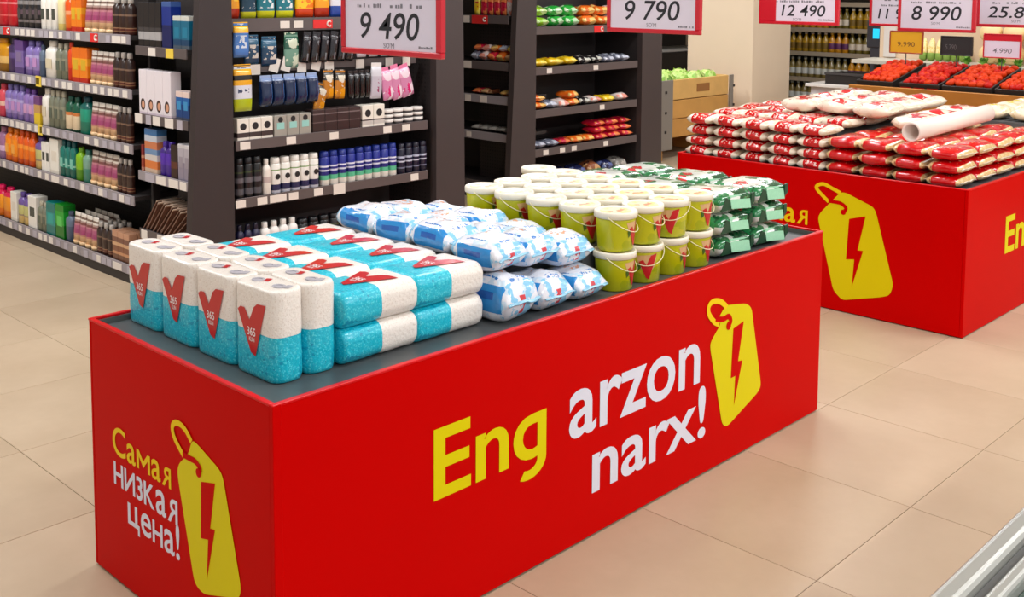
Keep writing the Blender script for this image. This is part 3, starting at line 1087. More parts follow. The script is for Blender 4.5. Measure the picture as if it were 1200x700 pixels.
SUGS = [Kind('sugar_bag', 'bag', build_sugar) for _ in range(3)]
for c, cx in enumerate((1.812, 2.030)):
    for layer in range(3):
        lab = f'{["bottom", "middle", "top"][layer]} green and white bag at front edge, {["stack beside buckets", "stack at display end"][c]}'
        SUGS[(c + layer) % 3].put(lab, 'green and white bags', (cx + RND.uniform(-0.006, 0.006), 0.166 + RND.uniform(-0.004, 0.004), TZ + 0.0705 * layer), (0, 0, RND.uniform(-0.04, 0.04)))
    for k in (1, 2):
        lab = f'top green and white bag, {["", "next", "furthest"][k]} behind the front one, {["beside buckets", "at display end"][c]}'
        SUGS[(c + k) % 3].put(lab, 'green and white bags', (cx + RND.uniform(-0.006, 0.006), 0.166 + 0.222 * k, TZ + 0.141), (0, 0, RND.uniform(-0.05, 0.05)))

# ================================================================== goods on the second display
FLO = printed('flour_film', C(238, 226, 206), [
    (C(222, 204, 178), [(2, 0, 1.1)], (20.0, 0.6)),
    (C(206, 4, 12), [(1, 0.16, 0.70)], None),
    (C(240, 214, 204), [(1, 0.22, 0.64), (0, 0.0, 0.95), (2, 0.5, 1.1)], (60.0, 0.56)),
    (C(120, 0, 8), [(1, 0.18, 0.68)], (34.0, 0.64)),
], rough=0.22, coat=0.45, bump=0.45, bscale=42, bdist=0.005)
PAS = printed('pasta_film', C(220, 184, 128), [
    (C(236, 208, 160), [(2, 0, 1.1)], (50.0, 0.55)),
    (C(206, 6, 14), [(1, 0.09, 0.80), (0, -1, 0.86)], None),
    (C(244, 196, 150), [(1, 0.2, 0.8), (0, 0.1, 0.5), (2, 0.6, 1.1)], (70.0, 0.62)),
    (C(126, 0, 6), [(1, 0.14, 0.84), (0, -1, 0.84)], (30.0, 0.66)),
], rough=0.2, coat=0.5, bump=0.45, bscale=46, bdist=0.005)
MIX = printed('mixed_film', C(240, 226, 206), [
    (C(226, 206, 184), [(2, 0, 1.1)], (24.0, 0.6)),
    (C(210, 30, 36), [(0, 0.12, 0.75), (1, 0.22, 0.66), (2, 0.25, 1.1)], (16.0, 0.44)),
    (C(150, 120, 110), [(0, 0.1, 0.9), (1, 0.7, 0.8)], (60.0, 0.55)),
], rough=0.22, coat=0.4, bump=0.45, bscale=40, bdist=0.005)
YEB = printed('rice_film', C(240, 226, 196), [
    (C(226, 206, 160), [(2, 0, 1.1)], (30.0, 0.58)),
    (C(236, 206, 60), [(0, 0.3, 0.8), (1, 0.3, 0.7), (2, 0.5, 1.1)], (14.0, 0.5)),
], rough=0.25, coat=0.4, bump=0.45, bscale=40, bdist=0.005)
SEALW = plain('clear_seal', C(232, 220, 200), 0.25, coat=0.4)
fs = [40]


def bag_kind(name, cat, mat, lx, ly, lz, n):
    def build(nm):
        fs[0] += 1
        o = obj(nm, pillow_mesh(nm, mat, lx, ly * 0.95, lz, fs[0], 0.15, 12, 16, 0.8, 0.6, 3.0, 0.14, 13))
        obj('seal_edge', fin_mesh('seal_edge', SEALW, lx * 0.74, ly * 0.05, fs[0], 5), o, (0, -ly * 0.45, lz * 0.5))
        obj('seal_edge', fin_mesh('seal_edge', SEALW, lx * 0.74, ly * 0.05, fs[0] + 9, 5), o, (0, ly * 0.45, lz * 0.5), (0, 0, PI))
        return o
    return [Kind(name, cat, build) for _ in range(n)]


FLOUR = bag_kind('flour_bag', 'bag', FLO, 0.225, 0.158, 0.0545, 4)
PASTA = bag_kind('pasta_bag', 'bag', PAS, 0.225, 0.160, 0.060, 4)
PX0 = 3.446
FY = [1.372 - 0.161 * k for k in range(5)]
LAY = ['bottom', 'second', 'third', 'top']
for k, fy in enumerate(FY):
    for layer in range(4):
        lab = f'{LAY[layer]} white flour bag of the {ORD[k]} front stack from the wooden bin'
        FLOUR[(k + layer) % 4].put(lab, 'white and red flour bags', (PX0 + 0.156 + RND.uniform(-0.006, 0.006), fy + RND.uniform(-0.003, 0.003), TZ + 0.0552 * layer), (0, 0, RND.uniform(-0.04, 0.04)))
    for r in (1, 2, 3):
        lab = f'white flour bag on top, {ORD[r]} row back, {ORD[k]} from the wooden bin'
        FLOUR[(k + r) % 4].put(lab, 'white and red flour bags', (PX0 + 0.156 + 0.238 * r, fy + RND.uniform(-0.004, 0.004), TZ + 0.176 + RND.uniform(0, 0.006)), (0, RND.uniform(-0.03, 0.03), RND.uniform(-0.06, 0.06)))
PY = [0.575 - 0.163 * k for k in range(4)]
for k, fy in enumerate(PY):
    for layer in range(3):
        lab = f'{["bottom", "middle", "top"][layer]} red pasta bag of the {ORD[k]} front stack from the flour'
        PASTA[(k + layer) % 4].put(lab, 'red and clear pasta bags', (PX0 + 0.158 + RND.uniform(-0.006, 0.006), fy, TZ + 0.0607 * layer), (0, 0, RND.uniform(-0.03, 0.03)))
    for r in (1, 2, 3, 4):
        for layer in range(3):
            if layer < 2 and k < 3:
                continue
            lab = f'red pasta bag, {["bottom", "middle", "top"][layer]} layer, {ORD[r]} row back, {ORD[k]} file from the flour'
            PASTA[(k + r + layer) % 4].put(lab, 'red and clear pasta bags', (PX0 + 0.158 + 0.232 * r, fy, TZ + 0.0607 * layer), (0, 0, RND.uniform(-0.03, 0.03)))
MIXB = bag_kind('grain_bag', 'bag', MIX, 0.25, 0.20, 0.075, 3)
RICE = bag_kind('rice_bag', 'bag', YEB, 0.23, 0.17, 0.07, 2)
for r in range(3):
    for k in range(4):
        lab = f'white grain bag on the raised heap, {ORD[k]} from bin side, {ORD[r]} row back'
        MIXB[(k + r) % 3].put(lab, 'white grain bags on the raised heap', (3.985 + 0.252 * r, 1.02 - 0.203 * k, (0.869 if k < 3 else 0.824) + 0.003 * r), (0, RND.uniform(-0.04, 0.04), RND.uniform(-0.1, 0.1)))
for r in range(3):
    for k in range(2):
        lab = f'cream rice bag on the heap beyond the pasta, {ORD[r]} row back, {["further", "nearer"][k]} side'
        RICE[(k + r) % 2].put(lab, 'cream rice bags beyond the pasta', (4.81 + 0.245 * r, 0.345 - 0.19 * k, 0.821), (0, 0, RND.uniform(-0.1, 0.1)))

# ---- the white cardboard tube lying on the pasta bags
bm = bmesh.new()
prof_o, prof_i = 0.043, 0.037
n = 28
rings = []
for r, x in ((prof_i, 0.0), (prof_o, 0.0), (prof_o, 0.95), (prof_i, 0.95)):
    rings.append([bm.verts.new((x, r * math.cos(2 * PI * k / n), r * math.sin(2 * PI * k / n))) for k in range(n)])
for a in range(4):
    A, B = rings[a], rings[(a + 1) % 4]
    for k in range(n):
        bm.faces.new((A[k], A[(k + 1) % n], B[(k + 1) % n], B[k]))
tb = obj('paper_tube', finish(bm, 'paper_tube', plain('tube_paper', C(240, 226, 216), 0.5)), None, (3.565, 0.262, 0.862), (0, -0.012, 0.02))
for pl in tb.data.polygons:
    pl.use_smooth = abs(pl.normal.x) < 0.5
tag(tb, 'white open-ended paper tube lying across the red pasta bags', 'tube')

# ================================================================== goods on the shelves
W_, K_ = C(232, 226, 216), C(30, 27, 30)
# style: (bands bottom to top, cap colour, label colour or None)
STY = {
    'red': ([(0, C(150, 8, 20)), (.08, C(196, 14, 34)), (.34, C(226, 90, 90)), (.40, C(190, 10, 30)), (.72, C(214, 120, 120)), (.78, C(186, 10, 28))], C(170, 6, 24), None),
    'blackgrey': ([(0, K_), (.18, C(120, 110, 110)), (.26, K_), (.42, C(96, 76, 84)), (.56, K_), (.72, C(130, 124, 122)), (.84, K_)], C(24, 22, 24), C(70, 62, 64)),
    'whitedot': ([(0, W_), (.02, C(238, 232, 222))], C(236, 230, 220), C(70, 74, 66)),
    'cream': ([(0, C(226, 200, 110)), (.2, C(236, 224, 170))], C(232, 214, 140), None),
    'orangetall': ([(0, C(206, 40, 6)), (.1, C(236, 110, 24)), (.5, C(240, 160, 110)), (.62, C(230, 84, 10))], C(222, 70, 6), None),
    'orange': ([(0, C(190, 30, 4)), (.14, C(236, 126, 12)), (.5, C(240, 164, 30)), (.7, C(232, 110, 10))], None, C(214, 170, 40)),
    'magenta': ([(0, C(228, 184, 140)), (.20, C(196, 130, 120)), (.26, C(156, 62, 104)), (.42, C(168, 84, 116)), (.54, C(186, 120, 130)), (.60, C(120, 70, 66)), (.68, C(170, 140, 130)), (.74, C(226, 214, 202)), (.80, C(120, 96, 84)), (.87, C(232, 222, 210))], C(232, 196, 150), None),
    'brown': ([(0, C(66, 26, 18)), (.10, C(150, 110, 76)), (.13, C(92, 34, 26)), (.20, C(160, 120, 90)), (.23, C(50, 26, 20)), (.60, C(120, 92, 74)), (.66, C(46, 28, 24))], C(176, 168, 160), None),
    'amber': ([(0, C(150, 100, 20)), (.3, C(236, 190, 110)), (.55, C(206, 140, 10))], C(190, 120, 0), None),
    'darkpurple': ([(0, C(66, 44, 92)), (.5, C(96, 74, 130)), (.7, C(60, 40, 84))], C(70, 50, 96), None),
    'purple': ([(0, C(80, 56, 116)), (.2, C(120, 96, 160)), (.7, C(96, 60, 130))], None, C(130, 110, 150)),
    'lilac': ([(0, C(120, 96, 164)), (.2, C(160, 136, 196)), (.6, C(176, 160, 206)), (.7, C(130, 110, 176))], C(116, 104, 170), C(190, 140, 196)),
    'lilacpink': ([(0, C(134, 104, 170)), (.3, C(186, 150, 196)), (.65, C(140, 110, 176))], C(96, 60, 140), C(206, 150, 190)),
    'slate': ([(0, C(70, 84, 106)), (.6, C(96, 110, 130))], C(60, 70, 92), None),
    'white': ([(0, C(236, 226, 212)), (.5, C(240, 234, 224))], C(236, 228, 216), C(214, 200, 170)),
    'greygreen': ([(0, C(110, 112, 92)), (.3, C(140, 138, 116)), (.7, C(120, 122, 104))], C(176, 170, 150), C(90, 98, 84)),
    'orangered': ([(0, C(196, 36, 4)), (.4, C(222, 70, 14))], C(206, 50, 4), None),
    'pinkred': ([(0, C(206, 60, 84)), (.4, C(236, 190, 170)), (.55, C(214, 76, 90))], C(206, 56, 76), None),
    'goldbox': ([(0, C(226, 190, 40)), (.4, C(196, 150, 90)), (.7, C(110, 60, 120))], None, None),
    'greenlabel': ([(0, C(16, 66, 44)), (.08, C(230, 206, 170)), (.55, C(206, 120, 60)), (.66, C(12, 84, 60))], C(8, 70, 56), None),
    'teal': ([(0, C(10, 120, 96)), (.4, C(24, 150, 120)), (.8, C(8, 90, 84))], C(6, 60, 70), None),
    'mauve': ([(0, C(150, 110, 150)), (.3, C(226, 190, 220)), (.5, C(160, 110, 146))], C(170, 110, 140), None),
    'orangebot': ([(0, C(226, 96, 4)), (.2, C(244, 140, 10)), (.8, C(236, 120, 14))], C(240, 130, 20), C(246, 170, 70)),
    'orangedeep': ([(0, C(206, 70, 4)), (.2, C(240, 116, 10)), (.55, C(246, 150, 50)), (.7, C(230, 90, 8))], C(226, 84, 10), None),
    'violetcap': ([(0, C(214, 180, 110)), (.30, C(150, 130, 110)), (.36, C(196, 190, 120)), (.72, C(110, 84, 150))], C(84, 60, 130), None),
    'whitecarton': ([(0, C(222, 214, 200)), (.1, C(238, 232, 220))], None, C(226, 216, 200)),
    'tealdark': ([(0, C(6, 92, 80)), (.3, C(14, 130, 112)), (.36, C(150, 196, 180)), (.42, C(10, 116, 104))], C(6, 84, 90), C(120, 190, 170)),
    'limegreen': ([(0, C(80, 140, 10)), (.4, C(130, 186, 14))], C(110, 170, 20), None),
    'tealgrey': ([(0, C(60, 130, 110)), (.5, C(120, 160, 140))], C(50, 110, 100), None),
    'orangefilm': ([(0, C(236, 116, 6)), (.3, C(244, 150, 24)), (.84, C(206, 16, 70))], C(214, 10, 80), None),
    'tealcarton': ([(0, C(6, 110, 106)), (.3, C(16, 140, 134)), (.7, C(8, 116, 110))], None, C(40, 160, 150)),
    'greencarton': ([(0, C(8, 110, 20)), (.4, C(24, 160, 40)), (.8, C(14, 130, 30))], None, C(90, 196, 90)),
    'copper': ([(0, C(110, 70, 50)), (.2, C(196, 140, 100)), (.3, C(130, 80, 56)), (.5, C(206, 160, 120)), (.62, C(120, 76, 60)), (.8, C(190, 140, 110))], None, None),
    'blackwindow': ([(0, C(26, 22, 24)), (.16, C(170, 166, 166)), (.34, C(60, 56, 58)), (.44, C(28, 24, 28))], None, None),
    'navy': ([(0, C(10, 24, 84)), (.5, C(16, 44, 130)), (.9, C(60, 90, 150))], None, None),
    'tealblue': ([(0, C(70, 84, 96)), (.12, C(12, 60, 96)), (.3, C(16, 100, 130)), (.86, C(206, 206, 196))], None, C(30, 120, 150)),
    'portrait': ([(0, C(214, 196, 206)), (.05, C(232, 222, 226))], None, None),
    'bluebox': ([(0, C(60, 66, 84)), (.1, C(10, 60, 120)), (.55, C(20, 90, 160)), (.80, C(226, 200, 190))], None, C(60, 140, 190)),
    'redbrown': ([(0, C(190, 130, 110)), (.15, C(150, 60, 44)), (.5, C(196, 140, 110)), (.6, C(130, 40, 40))], None, None),
    'leafblue': ([(0, C(206, 176, 150)), (.10, C(214, 120, 60)), (.28, C(206, 196, 190)), (.42, C(110, 140, 176)), (.55, C(200, 120, 80)), (.72, C(190, 196, 206)), (.86, C(60, 110, 160))], None, None),
    'violet': ([(0, C(60, 24, 140)), (.4, C(84, 40, 170)), (.8, C(60, 30, 120))], C(70, 40, 150), None),
    'darkbrown': ([(0, C(50, 26, 22)), (.3, C(90, 44, 30)), (.5, C(40, 24, 24))], None, None),
    'silver': ([(0, C(140, 130, 146)), (.5, C(176, 168, 176)), (.9, C(206, 200, 200))], None, C(150, 140, 150)),
    'whitedisc': ([(0, C(232, 226, 214)), (.14, C(60, 50, 50)), (.36, C(232, 226, 214))], None, None),
    'whitedisc2': ([(0, C(232, 226, 214)), (.12, C(196, 190, 184)), (.30, C(70, 60, 62)), (.36, C(232, 226, 214))], None, None),
    'mint': ([(0, C(120, 120, 112)), (.04, C(160, 156, 146))], None, C(150, 204, 196)),
    'darkbox': ([(0, C(50, 36, 36)), (.42, C(100, 84, 84)), (.46, C(54, 40, 40)), (.78, C(120, 106, 106)), (.83, C(60, 46, 46))], None, None),
    'blackcan': ([(0, C(20, 18, 22)), (.10, C(84, 84, 92)), (.28, C(24, 22, 26)), (.45, C(96, 94, 100)), (.60, C(22, 22, 26)), (.74, C(60, 70, 30)), (.78, C(18, 18, 20))], C(16, 16, 20), None),
    'whiteslim': ([(0, W_), (.4, C(196, 180, 176)), (.6, W_)], C(226, 222, 214), None),
    'whitenavy': ([(0, C(206, 208, 220)), (.10, C(36, 38, 84)), (.30, C(236, 232, 226)), (.76, C(120, 150, 90)), (.80, C(232, 230, 222))], C(226, 222, 214), None),
    'bluecan': ([(0, C(230, 226, 216)), (.20, C(90, 190, 150)), (.36, C(34, 40, 120)), (.50, C(206, 208, 226)), (.56, C(40, 44, 126)), (.64, C(214, 214, 230)), (.70, C(30, 44, 140))], C(24, 44, 130), None),
    'navycan': ([(0, C(20, 20, 44)), (.22, C(120, 124, 150)), (.27, C(22, 22, 48)), (.46, C(196, 198, 214)), (.52, C(24, 24, 52)), (.62, C(176, 180, 200)), (.70, C(20, 20, 44))], C(16, 16, 36), None),
    'navybottle': ([(0, C(60, 96, 40)), (.12, C(20, 20, 44)), (.8, C(24, 24, 60))], C(20, 18, 40), None),
    'whiteletters': ([(0, C(232, 230, 226)), (.12, C(40, 50, 90)), (.34, C(232, 230, 226))], C(232, 230, 226), None),
}
DISC = plain('print_disc', C(30, 28, 30), 0.5)
HAIR = plain('print_hair', C(60, 34, 22), 0.6)
SKIN = plain('print_skin', C(206, 150, 120), 0.6)


def style_mat(st):
    bd = STY[st][0]
    return bands('print_' + st, bd, rough=0.35, coat=0.15)


def disc_on(o, mat, x, z, r, y, sy=1.0, name='print_disc'):
    key = (name, mat.name, round(r, 4), sy)
    if key not in MESHES:
        bm = bmesh.new()
        bm_lathe(bm, [(r, 0), (r, 0.0006)], 14, 1, sy)
        MESHES[key] = finish(bm, name, mat)
    return obj(name, MESHES[key], o, (x, y, z), (PI / 2, 0, 0))


def make_builder(kind, w, d, h, st):
    bd, cap, lab = STY[st]
    m = style_mat(st)

    def build(name):
        if kind == 'carton':
            o = obj(name, box_mesh(name, m, -w / 2, w / 2, -d / 2, d / 2, 0, h, min(0.0015, w * .1)))
            if lab:
                lm = plain('label_' + st, lab, 0.4)
                obj('front_label', box_mesh('front_label', lm, -w * .3, w * .3, -d / 2 - 0.0008, -d / 2 - 0.0001, h * .36, h * .66), o)
            if st.startswith('whitedisc'):
                disc_on(o, DISC, 0, h * .64, w * .27, -d / 2 - 0.0001)
            if st == 'mint':
                disc_on(o, DISC, 0, h * .80, w * .20, -d / 2 - 0.0001)
            if st == 'portrait':
                disc_on(o, HAIR, 0, h * .22, w * .30, -d / 2 - 0.0001, 1.3, 'printed_portrait')
                disc_on(o, SKIN, 0.004, h * .215, w * .19, -d / 2 - 0.0008, 1.3, 'printed_portrait')
            obj('top_flap', box_mesh('top_flap', m if st != 'blackwindow' else DISC, -w * .46, w * .46, -d * .46, d * .46, h + 0.0001, h + 0.0012), o)
            return o
        if kind == 'tube':
            bm = bmesh.new()
            n = 14
            ch = h * .12
            rings = []
            for t, fx, fy in ((0.0, .96, .96), (.3, 1, .9), (.7, 1, .55), (.93, 1.02, .12), (1, 1.02, .10)):
                z = ch + (h - ch) * t
                rings.append([bm.verts.new((math.cos(2 * PI * k / n) * w / 2 * fx, math.sin(2 * PI * k / n) * d / 2 * fy, z)) for k in range(n)])
            for a, b_ in zip(rings[:-1], rings[1:]):
                for k in range(n):
                    bm.faces.new((a[k], a[(k + 1) % n], b_[(k + 1) % n], b_[k]))
            bm.faces.new(list(reversed(rings[0])))
            bm.faces.new(rings[-1])
            o = obj(name, finish(bm, name, m, True))
            obj('cap', lathe_mesh('cap', plain('cap_' + st, cap, 0.4), [(w * .40, 0), (w * .43, ch)], 12), o)
            return o
        if kind == 'can':
            r = min(w, d) / 2
            o = obj(name, lathe_mesh(name, m, [(r * .94, 0), (r, 0.004), (r, h * .80), (r * .86, h * .84)], 16))
            if st == 'whitenavy':
                disc_on(o, DISC, 0, h * .47, r * .52, -r - 0.0002)
            obj('cap', lathe_mesh('cap', plain('cap_' + st, cap, 0.35), [(r * .88, h * .8405), (r * .9, h * .86), (r * .86, h * .985), (r * .7, h)], 14), o)
            return o
        # bottle: squared section, shoulders, cap
        ch = h * .16
        sx, sy = w / 2, d / 2
        o = obj(name, lathe_mesh(name, m, [(.92, 0), (1, 0.004), (1, (h - ch) * .80), (.94, (h - ch) * .90), (.55, (h - ch) * .985), (.5, h - ch)], 16, sx=sx, sy=sy, p=.7))
        obj('cap', lathe_mesh('cap', plain('cap_' + st, cap, 0.35), [(.52, h - ch + 0.0003), (.56, h - ch + 0.002), (.54, h * .985), (.46, h)], 12, sx=sx, sy=sy, p=.8), o)
        if lab:
            lm = plain('label_' + st, lab, 0.4)
            obj('front_label', box_mesh('front_label', lm, -w * .28, w * .28, -d / 2 - 0.0006, -d / 2 + 0.0015, h * .26, h * .52), o)
        if st == 'whitenavy':
            disc_on(o, DISC, 0, h * .50, w * .24, -d / 2 - 0.0002)
        return o
    return build

AISLE = [
    (0, 5.088, 4.673, 3, 'bottle', 0.225, 'red', 'red shampoo bottle'),
    (0, 4.654, 4.338, 4, 'bottle', 0.225, 'blackgrey', 'black bottle with grey lettering'),
    (0, 4.327, 4.114, 3, 'bottle', 0.225, 'whitedot', 'white bottle with dark mark'),
    (0, 4.108, 4.027, 1, 'bottle', 0.225, 'cream', 'cream yellow bottle'),
    (0, 4.016, 3.932, 1, 'bottle', 0.21, 'orangetall', 'tall orange bottle'),
    (0, 3.926, 3.798, 2, 'carton', 0.185, 'orange', 'orange carton'),
    (0, 3.787, 3.466, 4, 'tube', 0.185, 'magenta', 'white and magenta tube'),
    (0, 3.462, 3.257, 3, 'bottle', 0.185, 'brown', 'silver-capped brown bottle'),
    (1, 5.033, 4.823, 1, 'bottle', 0.2, 'amber', 'amber bottle'),
    (1, 4.816, 4.709, 1, 'bottle', 0.205, 'darkpurple', 'dark purple bottle'),
    (1, 4.702, 4.573, 1, 'carton', 0.195, 'purple', 'purple carton'),
    (1, 4.567, 4.371, 2, 'bottle', 0.2, 'lilac', 'lilac bottle'),
    (1, 4.365, 4.307, 1, 'bottle', 0.18, 'slate', 'slate blue bottle'),
    (1, 4.302, 4.155, 1, 'bottle', 0.21, 'white', 'white bottle'),
    (1, 4.150, 4.003, 2, 'bottle', 0.2, 'greygreen', 'grey green bottle'),
    (1, 3.993, 3.940, 1, 'bottle', 0.21, 'orangered', 'orange red bottle'),
    (1, 3.934, 3.745, 2, 'carton', 0.185, 'orange', 'orange carton'),
    (1, 3.734, 3.473, 4, 'tube', 0.175, 'magenta', 'white and magenta tube'),
    (1, 3.468, 3.280, 3, 'bottle', 0.18, 'brown', 'silver-capped brown bottle'),
    (2, 5.005, 4.899, 1, 'bottle', 0.2, 'pinkred', 'pink red bottle'),
    (2, 4.886, 4.621, 3, 'bottle', 0.205, 'lilac', 'lilac bottle'),
    (2, 4.614, 4.457, 2, 'bottle', 0.195, 'lilacpink', 'lilac pink bottle'),
    (2, 4.452, 4.369, 1, 'carton', 0.16, 'goldbox', 'gold and violet carton'),
    (2, 4.358, 4.266, 1, 'bottle', 0.215, 'white', 'white bottle'),
    (2, 4.260, 4.055, 3, 'bottle', 0.21, 'greygreen', 'grey green bottle'),
    (2, 4.050, 3.885, 2, 'bottle', 0.19, 'greenlabel', 'green bottle with pale label'),
    (2, 3.880, 3.762, 1, 'bottle', 0.2, 'teal', 'teal bottle'),
    (2, 3.752, 3.451, 4, 'tube', 0.18, 'magenta', 'white and magenta tube'),
    (2, 3.446, 3.295, 3, 'bottle', 0.18, 'brown', 'silver-capped brown bottle'),
    (3, 5.029, 4.916, 1, 'bottle', 0.195, 'mauve', 'mauve bottle'),
    (3, 4.910, 4.730, 2, 'bottle', 0.2, 'orangebot', 'orange bottle'),
    (3, 4.724, 4.484, 3, 'bottle', 0.2, 'orangedeep', 'deep orange bottle'),
    (3, 4.478, 4.372, 1, 'bottle', 0.185, 'violetcap', 'beige bottle with violet cap'),
    (3, 4.366, 4.257, 2, 'carton', 0.165, 'whitedot', 'white carton with dark mark'),
    (3, 4.251, 4.139, 1, 'carton', 0.195, 'whitecarton', 'tall white carton'),
    (3, 4.134, 3.945, 3, 'bottle', 0.2, 'tealdark', 'dark teal bottle'),
    (3, 3.940, 3.861, 1, 'bottle', 0.18, 'limegreen', 'lime green bottle'),
    (3, 3.851, 3.774, 1, 'bottle', 0.175, 'tealgrey', 'teal grey bottle'),
    (3, 3.769, 3.457, 4, 'tube', 0.18, 'magenta', 'white and magenta tube'),
    (3, 3.452, 3.300, 3, 'bottle', 0.175, 'brown', 'silver-capped brown bottle'),
    (4, 5.117, 4.844, 2, 'bottle', 0.185, 'orangefilm', 'orange bottle under magenta film'),
    (4, 4.838, 4.748, 1, 'carton', 0.175, 'whitecarton', 'narrow white carton'),
    (4, 4.742, 4.586, 2, 'bottle', 0.185, 'violetcap', 'beige bottle with violet cap'),
    (4, 4.580, 4.465, 1, 'carton', 0.185, 'whitedot', 'white carton with dark mark'),
    (4, 4.459, 4.336, 2, 'bottle', 0.17, 'greygreen', 'grey green bottle'),
    (4, 4.330, 4.210, 1, 'carton', 0.185, 'tealcarton', 'teal carton'),
    (4, 4.205, 4.094, 1, 'carton', 0.19, 'greencarton', 'bright green carton'),
    (4, 4.088, 4.012, 1, 'bottle', 0.165, 'slate', 'slate blue bottle'),
    (4, 4.001, 3.711, 4, 'tube', 0.175, 'magenta', 'white and magenta tube'),
    (4, 3.706, 3.525, 3, 'bottle', 0.165, 'brown', 'silver-capped brown bottle'),
    (4, 3.515, 3.328, 3, 'carton', 0.15, 'copper', 'copper striped carton'),
    (5, 3.194, 2.969, 4, 'carton', 0.215, 'blackwindow', 'black silver-window carton'),
    (5, 2.961, 2.872, 1, 'carton', 0.22, 'navy', 'navy blue carton'),
    (5, 2.856, 2.708, 2, 'carton', 0.155, 'tealblue', 'teal blue pale-topped carton'),
    (6, 3.202, 2.887, 4, 'carton', 0.218, 'portrait', 'white carton with portrait'),
    (6, 2.843, 2.721, 2, 'carton', 0.135, 'bluebox', 'blue carton with white top'),
    (7, 3.275, 3.173, 1, 'carton', 0.13, 'redbrown', 'red brown patterned carton'),
    (7, 3.160, 3.032, 1, 'carton', 0.215, 'leafblue', 'pale blue leaf-picture carton'),
    (7, 3.019, 2.907, 2, 'bottle', 0.165, 'violet', 'violet bottle'),
    (7, 2.903, 2.843, 1, 'carton', 0.16, 'darkbrown', 'dark brown carton'),
    (7, 2.835, 2.725, 2, 'carton', 0.17, 'silver', 'silver grey carton'),
]
ENDCAP = [
    (0, 1.565, 1.764, 3, 'carton', 0.105, 'whitedisc', 'white box with black disc'),
    (0, 1.771, 1.990, 3, 'carton', 0.105, 'mint', 'grey box with mint picture'),
    (0, 1.998, 2.302, 4, 'carton', 0.115, 'darkbox', 'dark brown box'),
    (0, 2.311, 2.462, 2, 'carton', 0.115, 'whitedisc2', 'small white black-disc box'),
    (1, 1.559, 1.706, 3, 'can', 0.195, 'blackcan', 'black can with grey label'),
    (1, 1.711, 1.754, 1, 'bottle', 0.175, 'whiteslim', 'slim white bottle'),
    (1, 1.759, 2.044, 5, 'can', 0.175, 'whitenavy', 'white bottle with black disc'),
    (1, 2.054, 2.556, 9, 'can', 0.175, 'bluecan', 'blue can with green foot'),
    (1, 2.565, 2.771, 4, 'can', 0.165, 'navycan', 'navy can with white lettering'),
    (2, 1.558, 1.691, 3, 'bottle', 0.17, 'navybottle', 'navy bottle with green base'),
    (2, 1.696, 1.910, 4, 'bottle', 0.165, 'whiteletters', 'white bottle with navy letters'),
    (2, 1.915, 2.303, 6, 'can', 0.15, 'blackcan', 'black can with grey label'),
]

PLACE = ['top aisle shelf', 'second aisle shelf', 'third aisle shelf', 'fourth aisle shelf', 'lowest aisle shelf',
         'upper narrow shelf', 'middle narrow shelf', 'low narrow shelf']
AZ8 = AZ + [1.208, 0.876, 0.590]
BUILT = {}


def kind_for(kind, w, d, h, st, name):
    key = (kind, round(w, 3), round(d, 3), h, st)
    if key not in BUILT:
        BUILT[key] = Kind(name, name.split('_')[-1], make_builder(kind, w, d, h, st))
    return BUILT[key]


def nice(kind, desc):
    if kind == 'carton':
        return 'boxed_product'
    if kind == 'can':
        return 'spray_can'
    if kind == 'tube':
        return 'cream_tube'
    return 'toiletry_bottle'


CATS = {'boxed_product': 'carton', 'spray_can': 'can', 'cream_tube': 'tube', 'toiletry_bottle': 'bottle'}
for s, ya, yb, n, kind, h, st, desc in AISLE:
    if s == 7:
        ya = min(ya, 3.195)
    pitch = (ya - yb) / n
    w = pitch * (0.93 if kind != 'carton' else 0.96)
    d = min(0.07, max(0.035, w * .75)) if s < 5 else 0.055
    K = kind_for(kind, w, d, h, st, nice(kind, desc))
    K.cat = CATS[K.name]
    xf = 1.347 if s < 5 else 1.356
    rows = 3 if (s == 4 and st in ('magenta', 'brown')) else (2 if s == 4 and st == 'copper' else 1)
    for r in range(rows):
        for i in range(n):
            y = ya - pitch * (i + .5)
            where = PLACE[s]
            if rows > 1:
                where += [' front', ' middle', ' back'][r] + ' row'
            if n > 1:
                lab = f'{desc}, {ORD[i]} of {NUM[n]} from left, {where}'
            else:
                lab = f'{desc} on the {where}'
            K.put(lab, f'{desc}s, {PLACE[s]}', (xf + d / 2 + r * (d + 0.006), y, AZ8[s] + 0.0005), (0, 0, -PI / 2))

EPL = ['upper end shelf', 'middle end shelf', 'lowest end shelf']
for s, xa, xb, n, kind, h, st, desc in ENDCAP:
    pitch = (xb - xa) / n
    w = pitch * (0.95 if kind != 'carton' else 0.97)
    d = min(0.075, w)
    K = kind_for(kind, w, d, h, st, nice(kind, desc))
    K.cat = CATS[K.name]
    for i in range(n):
        if n > 1:
            lab = f'{desc}, {ORD[i]} of {NUM[n]} from left, {EPL[s]}'
        else:
            lab = f'{desc} on the {EPL[s]}'
        K.put(lab, f'{desc}s, {EPL[s]}', (xa + pitch * (i + .5), EY + 0.006 + d / 2, (0.770, 0.492, 0.190)[s] + 0.0005))

